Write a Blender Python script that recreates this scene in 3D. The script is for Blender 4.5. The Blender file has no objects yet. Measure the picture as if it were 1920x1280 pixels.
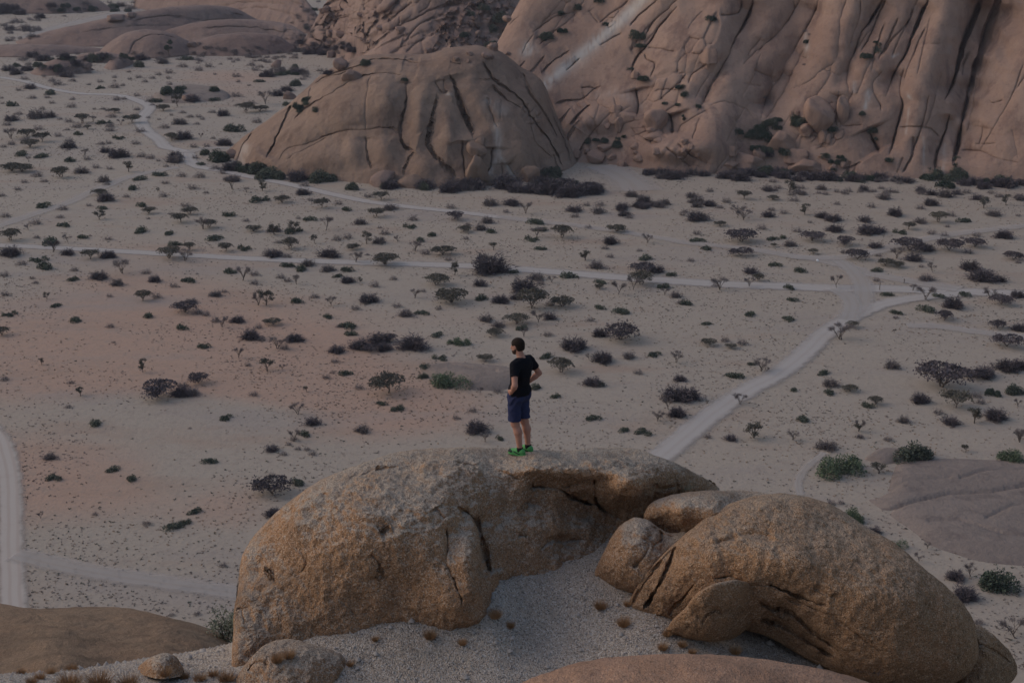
import bpy, math, random
import numpy as np
from mathutils import Vector, Matrix
from mathutils.bvhtree import BVHTree
random.seed(7); RNG = np.random.default_rng(7)
S = bpy.context.scene; COL = S.collection
R = math.radians
# ------------------------------------------------------------------ camera, sky, sun, exposure
CAMZ = 60.0; PITCH = 18.0
cd = bpy.data.cameras.new('camera'); cam = bpy.data.objects.new('camera', cd); COL.objects.link(cam)
cam.location = (0, 0, CAMZ); cam.rotation_euler = (R(90 - PITCH), 0, 0)
cd.lens = 50; cd.sensor_width = 36; cd.clip_start = 0.1; cd.clip_end = 9000
cd.dof.use_dof = True; cd.dof.focus_distance = 20.5; cd.dof.aperture_fstop = 5.0
S.camera = cam
SUN_EL, SUN_AZ = 34.0, -78.0        # azimuth measured from +Y (view direction) clockwise
w = bpy.data.worlds.new('World'); S.world = w; w.use_nodes = True
nt = w.node_tree; bg = nt.nodes['Background']; sky = nt.nodes.new('ShaderNodeTexSky')
sky.sky_type = 'NISHITA'; sky.sun_disc = False
sky.sun_elevation = R(SUN_EL); sky.sun_rotation = R(SUN_AZ); sky.air_density = 1.3; sky.dust_density = 2.5; sky.ozone_density = 1.5
nt.links.new(sky.outputs[0], bg.inputs[0]); bg.inputs[1].default_value = 0.12
sl = bpy.data.lights.new('sun', 'SUN'); sl.energy = 0.6; sl.angle = R(75); sl.color = (1, 0.78, 0.70)
sun = bpy.data.objects.new('sun', sl); COL.objects.link(sun)
sdir = Vector((math.sin(R(SUN_AZ)) * math.cos(R(SUN_EL)), math.cos(R(SUN_AZ)) * math.cos(R(SUN_EL)), math.sin(R(SUN_EL))))
sun.rotation_euler = sdir.to_track_quat('Z', 'Y').to_euler()
S.view_settings.view_transform = 'Standard'; S.view_settings.look = 'None'; S.view_settings.gamma = 1
S.view_settings.use_curve_mapping = False; S.view_settings.exposure = -0.05
# ------------------------------------------------------------------ camera geometry helpers (photo pixels 1920x1280 -> place)
F = 1920 / 36 * 50; CP, SP = math.cos(R(PITCH)), math.sin(R(PITCH))
def P3(px, py, d):
    px = np.asarray(px, float); py = np.asarray(py, float); d = np.asarray(d, float)
    u = (px - 960) / F; v = (py - 640) / F
    return np.stack(np.broadcast_arrays(u * d, (CP - SP * v) * d, CAMZ - (SP + CP * v) * d), -1)
def gdep(py, z=0.0):
    v = (np.asarray(py, float) - 640) / F
    return (CAMZ - z) / (SP + CP * v)
def to_px(p):
    p = np.asarray(p, float); x, y, z = p[..., 0], p[..., 1], p[..., 2] - CAMZ
    d = y * CP - z * SP; return 960 + F * x / d, 640 - F * (y * SP + z * CP) / d, d
# ------------------------------------------------------------------ numpy noise
_perm = RNG.permutation(256); _perm = np.concatenate([_perm, _perm, _perm]); _g = RNG.normal(size=(256, 3)); _g /= np.linalg.norm(_g, axis=1)[:, None]
def perlin(p):
    p = np.asarray(p, float); i = np.floor(p).astype(int); f = p - i; i &= 255
    u = f * f * f * (f * (f * 6 - 15) + 10); out = 0
    for a in (0, 1):
        for b in (0, 1):
            for c in (0, 1):
                h = _perm[_perm[_perm[i[..., 0] + a] + i[..., 1] + b] + i[..., 2] + c]
                g = _g[h]; dd = g[..., 0] * (f[..., 0] - a) + g[..., 1] * (f[..., 1] - b) + g[..., 2] * (f[..., 2] - c)
                wx = u[..., 0] if a else 1 - u[..., 0]; wy = u[..., 1] if b else 1 - u[..., 1]; wz = u[..., 2] if c else 1 - u[..., 2]
                out = out + dd * wx * wy * wz
    return out * 1.6
def fbm(p, sc, octv=4, gain=0.5):
    s = 0; a = 1
    for k in range(octv):
        s = s + a * perlin(np.asarray(p) * sc * (2.03 ** k) + 17.3 * k); a *= gain
    return s
def seg_dist(X, Y, pl):
    """distance of points to a polyline, and the parameter 0..1 along it"""
    pl = np.asarray(pl, float); best = np.full(X.shape, 1e9); bt = np.zeros(X.shape)
    L = np.r_[0, np.cumsum(np.hypot(*np.diff(pl, axis=0).T))]; tot = max(L[-1], 1e-6)
    for k in range(len(pl) - 1):
        ax, ay = pl[k][:2]; bx, by = pl[k + 1][:2]; dx, dy = bx - ax, by - ay; q = dx * dx + dy * dy + 1e-9
        t = np.clip(((X - ax) * dx + (Y - ay) * dy) / q, 0, 1); dd = np.hypot(X - ax - t * dx, Y - ay - t * dy)
        m = dd < best; best = np.where(m, dd, best); bt = np.where(m, (L[k] + t * math.sqrt(q)) / tot, bt)
    return best, bt
def curve(pts, n, smooth=2):
    pts = np.asarray(pts, float); x = np.linspace(pts[0, 0], pts[-1, 0], n); return x, np.interp(x, pts[:, 0], pts[:, 1])
def catmull(pts, per=6):
    pts = [np.asarray(p, float) for p in pts]; pts = [2 * pts[0] - pts[1]] + pts + [2 * pts[-1] - pts[-2]]; out = []
    for k in range(1, len(pts) - 2):
        a, b, c, d = pts[k - 1:k + 3]
        for j in range(per):
            t = j / per; out.append(0.5 * ((2 * b) + (c - a) * t + (2 * a - 5 * b + 4 * c - d) * t * t + (3 * b - a - 3 * c + d) * t ** 3))
    out.append(pts[-2]); return np.array(out)
def rbf(ctrl):
    c = np.asarray(ctrl, float); xy = c[:, :2] / 300; n = len(c)
    r = np.linalg.norm(xy[:, None] - xy[None], axis=2); K = r ** 2 * np.log(r + 1e-9) + np.eye(n) * 1e-3
    A = np.zeros((n + 3, n + 3)); A[:n, :n] = K; A[:n, n:] = np.c_[np.ones(n), xy]; A[n:, :n] = A[:n, n:].T
    s = np.linalg.solve(A, np.r_[c[:, 2], 0, 0, 0])
    def f(px, py):
        q = np.stack([np.ravel(px) / 300, np.ravel(py) / 300], 1); rr = np.linalg.norm(q[:, None] - xy[None], axis=2)
        return ((rr ** 2 * np.log(rr + 1e-9)) @ s[:n] + s[n] + q @ s[n + 1:]).reshape(np.shape(px))
    return f
# ------------------------------------------------------------------ mesh helpers
def mesh(name, v, f, mat=None, smooth=True, attrs=None):
    me = bpy.data.meshes.new(name); v = np.asarray(v, np.float32); f = np.asarray(f)
    if f.ndim == 2:
        me.vertices.add(len(v)); me.vertices.foreach_set('co', v.ravel()); k = f.shape[1]
        me.loops.add(f.size); me.loops.foreach_set('vertex_index', f.astype(np.int32).ravel())
        me.polygons.add(len(f)); me.polygons.foreach_set('loop_start', np.arange(0, f.size, k, dtype=np.int32))
        me.update(calc_edges=True); me.validate()
    else:
        me.from_pydata(v.tolist(), [], f.tolist())
    if smooth: me.polygons.foreach_set('use_smooth', np.ones(len(me.polygons), bool))
    for k, a in (attrs or {}).items():
        at = me.attributes.new(k, 'FLOAT', 'POINT'); at.data.foreach_set('value', np.asarray(a, np.float32).ravel())
    if mat: me.materials.append(mat)
    return me
def link(name, me, parent=None, loc=None):
    o = bpy.data.objects.new(name, me); COL.objects.link(o)
    if parent: o.parent = parent
    if loc is not None: o.location = loc
    return o
def tag(o, label=None, cat=None, group=None, kind=None):
    if label: o['label'] = label
    if cat: o['category'] = cat
    if group: o['group'] = group
    if kind: o['kind'] = kind
    return o
def grid_faces(nu, nv, off=0, flip=False):
    i, j = np.meshgrid(np.arange(nu - 1), np.arange(nv - 1), indexing='ij'); a = (i * nv + j).ravel() + off
    q = np.stack([a, a + nv, a + nv + 1, a + 1], 1); return q[:, ::-1] if flip else q
# ------------------------------------------------------------------ materials
def M(name, rough=0.9, spec=0.2):
    m = bpy.data.materials.new(name); m.use_nodes = True; n = m.node_tree; b = n.nodes['Principled BSDF']
    b.inputs['Roughness'].default_value = rough; b.inputs['Specular IOR Level'].default_value = spec
    return m, n, b
class NB:
    def __init__(s, n): s.n = n
    def new(s, t, **k):
        x = s.n.nodes.new(t)
        for a, v in k.items(): setattr(x, a, v)
        return x
    def val(s, sock, v):
        if hasattr(v, 'links'): s.n.links.new(v, sock)
        else: sock.default_value = v
    def noise(s, vec, scale, detail=4, rough=.55, out='Fac', dist=0):
        x = s.new('ShaderNodeTexNoise'); s.val(x.inputs['Vector'], vec); x.inputs['Scale'].default_value = scale
        x.inputs['Detail'].default_value = detail; x.inputs['Roughness'].default_value = rough; x.inputs['Distortion'].default_value = dist; return x.outputs[out]
    def voro(s, vec, scale, out='Color', feature='F1'):
        x = s.new('ShaderNodeTexVoronoi', feature=feature); s.val(x.inputs['Vector'], vec); x.inputs['Scale'].default_value = scale; return x.outputs[out]
    def ramp(s, fac, lo, hi, a=0., b=1.):
        x = s.new('ShaderNodeMapRange', interpolation_type='SMOOTHSTEP'); s.val(x.inputs['Value'], fac)
        for k, v in zip(('From Min', 'From Max', 'To Min', 'To Max'), (lo, hi, a, b)): x.inputs[k].default_value = v
        return x.outputs[0]
    def math(s, op, a, b=0.):
        x = s.new('ShaderNodeMath', operation=op); s.val(x.inputs[0], a); s.val(x.inputs[1], b); return x.outputs[0]
    def mix(s, fac, a, b, mode='MIX'):
        x = s.new('ShaderNodeMix', data_type='RGBA', blend_type=mode); s.val(x.inputs[0], fac)
        for sock, c in ((x.inputs[6], a), (x.inputs[7], b)): s.val(sock, (*c, 1) if isinstance(c, tuple) else c)
        return x.outputs[2]
    def coord(s, which='Object', scale=(1, 1, 1), rot=(0, 0, 0)):
        x = s.new('ShaderNodeTexCoord'); m = s.new('ShaderNodeMapping'); m.inputs['Scale'].default_value = scale; m.inputs['Rotation'].default_value = rot
        s.n.links.new(x.outputs[which], m.inputs[0]); return m.outputs[0]
    def attr(s, name):
        x = s.new('ShaderNodeAttribute', attribute_name=name); return x.outputs['Fac']
    def nz(s):
        g = s.new('ShaderNodeNewGeometry'); x = s.new('ShaderNodeSeparateXYZ'); s.n.links.new(g.outputs['Normal'], x.inputs[0]); return x.outputs[2]
    def bump(s, h, strength, dist, b, prev=None):
        x = s.new('ShaderNodeBump'); s.val(x.inputs['Height'], h); x.inputs['Strength'].default_value = strength; x.inputs['Distance'].default_value = dist
        if prev is not None: s.n.links.new(prev, x.inputs['Normal'])
        s.n.links.new(x.outputs[0], b.inputs['Normal']); return x.outputs[0]
def mat_near(name, brown, grey, orange, greylo=.45, greyhi=.95, grain=1.):
    m, n, b = M(name); k = NB(n); c = k.coord()
    big = k.noise(c, .9, 4); mid = k.noise(c, 4.5, 5, .6); fine = k.noise(c, 30, 4, .7)
    col = k.mix(k.ramp(big, .38, .66), brown, orange)
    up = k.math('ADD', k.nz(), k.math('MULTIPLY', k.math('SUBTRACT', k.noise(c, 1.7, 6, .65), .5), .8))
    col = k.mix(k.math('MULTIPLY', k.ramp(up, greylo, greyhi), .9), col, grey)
    col = k.mix(k.ramp(mid, .5, .75, 0, .45), col, tuple(x * .5 for x in brown))
    col = k.mix(k.attr('pale'), col, tuple(x * 1.1 for x in grey))
    cell = k.new('ShaderNodeSeparateColor'); n.links.new(k.voro(c, 72), cell.inputs[0])
    col = k.mix(k.ramp(cell.outputs[0], .6, 1, 0, .55 * grain), col, tuple(min(1, x * 1.5) for x in grey)); col = k.mix(k.ramp(k.noise(c, .6, 5, .6), .52, .72, 0, .45), col, tuple(x * .45 for x in brown)); col = k.mix(k.ramp(k.noise(k.coord(scale=(1, 1, .25)), 2.2, 4, .6), .55, .75, 0, .4), col, tuple(x * .6 for x in orange))
    col = k.mix(k.ramp(cell.outputs[1], .6, 1, 0, .65 * grain), col, tuple(x * .28 for x in brown))
    n.links.new(col, b.inputs['Base Color'])
    p = k.bump(k.noise(c, 7, 6, .6), .8, .06, b)
    p = k.bump(k.voro(c, 60, 'Distance'), .9 * grain, .016, b, p); k.bump(fine, .6, .02, b, p)
    return m
def mat_far(name, base, light, dark, sc=1.0):
    m, n, b = M(name); k = NB(n); c = k.coord(); cs = k.coord(scale=(1, 1, .22))
    col = k.mix(k.ramp(k.noise(c, .045 * sc, 5, .6), .35, .68), base, light)
    col = k.mix(k.ramp(k.noise(cs, .22 * sc, 6, .65), .48, .70, 0, .85), col, dark); col = k.mix(k.ramp(k.noise(k.coord(scale=(1, 1, .12), rot=(0, .35, 0)), .5 * sc, 5, .65), .55, .72, 0, .5), col, tuple(x * 1.2 for x in light))
    col = k.mix(k.ramp(k.noise(c, 1.1 * sc, 6, .75), .5, .8, 0, .55), col, tuple(x * .55 for x in dark))
    col = k.mix(k.ramp(k.noise(c, .5 * sc, 4, .7), .55, .8, 0, .4), col, tuple(min(1, x * 1.15) for x in light))
    col = k.mix(k.attr('pale'), col, (.46, .41, .37))
    n.links.new(col, b.inputs['Base Color'])
    p = k.bump(k.noise(c, .35 * sc, 6, .62), .5, .5, b); k.bump(k.noise(c, 1.6 * sc, 4, .7), .6, .2, b, p)
    return m
GREY = (.41, .345, .28)
m_boulder = mat_near('granite_near', (.335, .195, .11), GREY, (.42, .24, .13), .6, 1.02)
m_boulder2 = mat_near('granite_belly', (.30, .178, .10), (.37, .28, .205), (.38, .22, .12), .65, 1.15)
m_orange = mat_near('granite_orange', (.36, .215, .145), (.36, .25, .19), (.38, .22, .14), .9, 1.5, .8)
m_kslope = mat_near('granite_left', (.245, .165, .108), (.28, .195, .13), (.22, .14, .09), .9, 1.4, .7)
m_dome = mat_far('granite_dome', (.225, .148, .108), (.275, .19, .142), (.155, .10, .076))
m_cliff = mat_far('granite_cliff', (.30, .19, .142), (.35, .235, .18), (.19, .118, .094))
m_ridge = mat_far('granite_ridge', (.24, .158, .128), (.29, .20, .16), (.14, .095, .08))
m_slab = mat_far('granite_slab', (.22, .148, .122), (.27, .19, .155), (.14, .10, .09))
m_flat = mat_far('granite_flat', (.215, .172, .148), (.25, .20, .17), (.155, .122, .108), 1.6)
def mat_gravel():
    m, n, b = M('gravel'); k = NB(n); c = k.coord()
    col = k.mix(k.ramp(k.noise(c, 1.2, 5, .6), .35, .7), (.46, .385, .315), (.385, .315, .25))
    col = k.mix(k.ramp(k.noise(c, 5, 4, .6), .5, .8, 0, .45), col, (.30, .23, .185))
    cell = k.new('ShaderNodeSeparateColor'); n.links.new(k.voro(c, 60), cell.inputs[0])
    col = k.mix(k.ramp(cell.outputs[0], .55, 1, 0, .7), col, (.62, .57, .52))
    col = k.mix(k.ramp(cell.outputs[1], .6, 1, 0, .75), col, (.09, .075, .065))
    n.links.new(col, b.inputs['Base Color'])
    p = k.bump(k.noise(c, 5, 6, .65), .7, .06, b); k.bump(k.voro(c, 52, 'Distance'), .9, .02, b, p); return m
m_gravel = mat_gravel()
def mat_sand():
    m, n, b = M('desert_sand'); k = NB(n); c = k.coord(); cs = k.coord(scale=(.35, 1, 1))
    red = k.math('ADD', k.attr('red'), k.math('MULTIPLY', k.math('SUBTRACT', k.noise(cs, .02, 6, .6), .5), 1.5))
    col = k.mix(k.ramp(red, .25, .85), (.362, .302, .245), (.40, .268, .200))
    col = k.mix(k.ramp(k.noise(cs, .06, 6, .65), .5, .72, 0, .75), col, (.31, .262, .232))
    col = k.mix(k.ramp(k.noise(cs, .09, 6, .65), .52, .74, 0, .6), col, (.33, .22, .16))
    col = k.mix(k.ramp(k.noise(c, .55, 6, .75), .48, .70, 0, .55), col, (.28, .225, .185))
    col = k.mix(k.ramp(k.noise(c, 2.2, 5, .85), .54, .70, 0, .6), col, (.17, .14, .12))
    col = k.mix(k.ramp(k.noise(c, 1.7, 4, .8), .6, .78, 0, .5), col, (.50, .44, .38))
    n.links.new(col, b.inputs['Base Color']); k.bump(k.noise(c, 1.2, 6, .7), .6, .25, b); return m
m_sand = mat_sand()
def mat_road(name, c1, c2, full=1.):
    m, n, b = M(name); k = NB(n); c = k.coord(); u = k.new('ShaderNodeUVMap'); sx = k.new('ShaderNodeSeparateXYZ'); n.links.new(u.outputs[0], sx.inputs[0])
    e = k.math('ABSOLUTE', k.math('SUBTRACT', sx.outputs[0], .5))       # 0 centre .. 0.5 edge
    e2 = k.math('ADD', e, k.math('MULTIPLY', k.math('SUBTRACT', k.noise(c, .5, 5, .7), .5), .34))
    alpha = k.ramp(e2, .22, .50, full, 0)
    w = k.math('ADD', sx.outputs[0], k.math('MULTIPLY', k.noise(c, .06, 2), .25))
    ruts = k.new('ShaderNodeMath', operation='SINE'); n.links.new(k.math('MULTIPLY', w, 24.), ruts.inputs[0])
    col = k.mix(k.ramp(ruts.outputs[0], -.2, 1, 0, .4), c1, c2)
    col = k.mix(k.ramp(k.noise(c, .35, 5, .7), .5, .8, 0, .45), col, c2)
    n.links.new(col, b.inputs['Base Color']); k.val(b.inputs['Alpha'], alpha)
    return m
m_road = mat_road('road_dust', (.425, .385, .355), (.37, .315, .275), .95)
m_track = mat_road('track_dust', (.50, .455, .42), (.44, .375, .325), .5)
m_rut = mat_road('rut_dust', (.44, .385, .34), (.34, .26, .215), 1.)
def mat_leaf(name, c1, c2, rough=.8):
    m, n, b = M(name, rough, .15); k = NB(n); c = k.coord()
    oi = k.new('ShaderNodeObjectInfo')
    col = k.mix(k.noise(c, 6, 3), c1, c2); col = k.mix(k.math('MULTIPLY', oi.outputs['Random'], .5), col, tuple(x * .6 for x in c1))
    n.links.new(col, b.inputs['Base Color']); return m
m_aca = mat_leaf('acacia_leaf', (.105, .098, .08), (.17, .152, .12))
m_grn = mat_leaf('shrub_leaf', (.080, .096, .072), (.14, .148, .11))
m_brt = mat_leaf('bright_leaf', (.105, .145, .085), (.16, .195, .12))
m_pal = mat_leaf('pale_leaf', (.16, .18, .12), (.28, .28, .20))
m_twg = mat_leaf('grey_twig', (.15, .126, .126), (.24, .205, .195))
m_dkt = mat_leaf('dark_twig', (.088, .074, .084), (.155, .13, .137))
m_brk = mat_leaf('bark', (.10, .08, .07), (.17, .135, .11))
m_str = mat_leaf('straw', (.36, .205, .105), (.48, .31, .17))
m_drk = mat_leaf('dark_leaf', (.050, .072, .054), (.085, .105, .075))
BVS = []            # (name, bvh) of everything a plant or a boulder may stand on
def reg(name, v, f): BVS.append((name, BVHTree.FromPolygons([tuple(a) for a in np.asarray(v).tolist()], np.asarray(f).tolist())))
def hit(px, py, only=None):
    o = Vector((0, 0, CAMZ)); d = Vector(P3(px, py, 1.0).tolist()) - o; d.normalize(); best = None
    for nm, b in BVS:
        if only and nm not in only: continue
        h = b.ray_cast(o, d, 5000)
        if h[0] is not None and (best is None or h[3] < best[3]): best = (h[0], h[1], nm, h[3])
    if best is None: q = P3(px, py, gdep(py)); return Vector(q.tolist()), Vector((0, 0, 1)), 'desert_plain', 0
    return best
# ------------------------------------------------------------------ the plain
OUT = {}   # low swellings of the plain: unused pixels -> height
def gz(x, y):
    p = np.stack([np.asarray(x, float), np.asarray(y, float), np.zeros_like(np.asarray(x, float))], -1)
    return .35 * perlin(p * .013 + 3.1) * np.clip((y - 60) / 60, 0, 1) - np.clip(y - 900, 0, 1e9) * .0
gx = np.r_[np.linspace(-3600, -420, 30), np.linspace(-400, 400, 267), np.linspace(420, 3600, 30)]
gy = np.r_[np.linspace(-2200, 40, 30), np.linspace(60, 760, 234), np.geomspace(775, 5500, 40)]
GX, GY = np.meshgrid(gx, gy, indexing='ij'); GZ = gz(GX, GY)
pv = np.stack([GX, GY, GZ], -1).reshape(-1, 3); pf = grid_faces(len(gx), len(gy))
qx, qy, _ = to_px(pv); fr = pv[:, 1] > 60
red = np.zeros(len(pv))
for cx, cy, rx, ry, a in [(60, 700, 260, 70, .35), (520, 720, 300, 50, .3), (350, 560, 260, 50, .3), (850, 760, 160, 60, .35), (350, 720, 700, 260, .22), (100, 640, 330, 120, .42), (60, 900, 330, 120, .75), (560, 690, 170, 90, .45), (420, 960, 130, 60, .5), (700, 780, 160, 70, .5), (300, 350, 200, 60, .35),
                          (440, 170, 160, 40, .7), (880, 560, 140, 50, .2), (480, 640, 250, 90, .35), (1000, 470, 400, 50, .12), (250, 480, 200, 60, .3), (300, 780, 260, 40, -.5), (260, 1080, 260, 70, -.7), (1450, 600, 350, 160, -.15),
                          (350, 900, 60, 50, -.4), (1620, 1120, 200, 120, .1)]:
    red += a * np.exp(-((qx - cx) / rx) ** 2 - ((qy - cy) / ry) ** 2) * fr
plain = link('desert_plain', mesh('desert_plain', pv, pf, m_sand, attrs={'red': red})); tag(plain, kind='structure'); reg('desert_plain', pv, pf)
def bil(x, y):
    return gz(np.asarray(x, float), np.asarray(y, float))
RD = []
def ribbon(name, pts, width, mat, lift=.05):
    c = catmull([P3(a, b, gdep(b))[:2] for a, b in pts], 8); n = len(c)
    w_ = np.interp(np.linspace(0, 1, n), np.linspace(0, 1, len(width)), width) if isinstance(width, (list, tuple)) else np.full(n, width)
    RD.append((c, w_.max() / 2)) if mat is not m_track else None
    t = np.gradient(c, axis=0); t /= np.linalg.norm(t, axis=1)[:, None] + 1e-9; nn = np.stack([-t[:, 1], t[:, 0]], 1); K = 9; V = []
    for j in range(K):
        q = c + nn * ((j / (K - 1) - .5) * w_)[:, None]; V.append(np.c_[q, bil(q[:, 0], q[:, 1]) + lift])
    V = np.stack(V, 1).reshape(-1, 3); f = grid_faces(n, K); me = mesh(name, V, f, mat)
    uv = me.uv_layers.new(name='UVMap'); vi = np.zeros(len(me.loops), np.int32); me.loops.foreach_get('vertex_index', vi)
    u = np.stack([(vi % K) / (K - 1), (vi // K) * .1], 1).astype(np.float32); uv.data.foreach_set('uv', u.ravel())
    return tag(link(name, me), kind='structure')
ribbon('dirt_road', [(-60, 458), (20, 462), (150, 468), (300, 476), (480, 485), (640, 491), (780, 495), (900, 500), (1000, 507), (1130, 518), (1250, 526), (1350, 532), (1480, 536), (1560, 540), (1650, 541), (1750, 544), (1850, 549), (1980, 553)], [3.4, 3.8, 4.4, 5, 5.6, 5.6, 4.8], m_road, .05)
ribbon('dirt_road', [(1120, 935), (1180, 895), (1245, 850), (1290, 812), (1340, 772), (1400, 732), (1460, 700), (1510, 660), (1550, 622), (1600, 592), (1660, 569), (1730, 557), (1800, 551)], [4.3, 4.3, 4.4, 4.5, 4.3, 4.3, 4.0], m_road, .09)
ribbon('dirt_road', [(1540, 482), (1572, 489), (1594, 505), (1612, 525), (1617, 550), (1610, 575), (1585, 600)], [3, 4.2, 4.8, 4.6], m_track, .13)
ribbon('dirt_road', [(1560, 541), (1588, 556), (1596, 575), (1590, 596)], 4.0, m_track, .17)
ribbon('dirt_road', [(-40, 140), (40, 152), (90, 165), (150, 175), (215, 178), (250, 186), (280, 200), (272, 214), (264, 230), (275, 246), (298, 262), (310, 275), (335, 281), (352, 288), (356, 302), (374, 313), (420, 321), (470, 332), (540, 346), (600, 360), (680, 377), (770, 389), (850, 397), (940, 408)], [3.8, 4.6, 5, 4.6, 4.2, 3.8, 3.4], m_road, .07)
ribbon('dirt_track', [(930, 407), (1010, 416), (1080, 423), (1150, 433), (1230, 445), (1290, 455), (1400, 466), (1480, 479), (1550, 490), (1640, 515), (1720, 530), (1800, 543)], [4, 3.5, 3.5, 4.5, 5.5], m_track, .11)
ribbon('dirt_track', [(-40, 437), (0, 425), (60, 405), (120, 385), (165, 365), (200, 350), (245, 332), (335, 313)], 4, m_track, .08)
ribbon('dirt_track', [(350, 287), (380, 279), (410, 277), (450, 279)], 4, m_track, .12)
ribbon('dirt_road', [(-120, 770), (-50, 785), (-12, 812), (8, 850), (17, 900), (19, 960), (20, 1030), (22, 1100), (26, 1180), (30, 1260)], [3.0, 3.4, 3.2, 3.2], m_rut, .06)
ribbon('dirt_track', [(30, 1040), (120, 1062), (200, 1078), (300, 1092), (380, 1104), (470, 1118), (600, 1150)], 3.4, m_track, .1)
ribbon('dirt_track', [(1480, 481), (1560, 484), (1640, 473), (1700, 457), (1790, 441), (1850, 434), (1960, 421)], 4, m_track, .15)
ribbon('dirt_track', [(60, 72), (90, 60), (150, 42), (240, 22), (330, 8)], 14, m_track, .1)
ribbon('dirt_track', [(1125, 312), (1155, 325), (1180, 342), (1200, 360)], 12, m_track, .1)
ribbon('dirt_track', [(1700, 610), (1760, 612), (1830, 622), (1960, 636)], 3.5, m_track, .1)
ribbon('sandy_gully', [(1545, 850), (1512, 878), (1496, 905), (1500, 930)], 1.2, m_track, .1)
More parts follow.
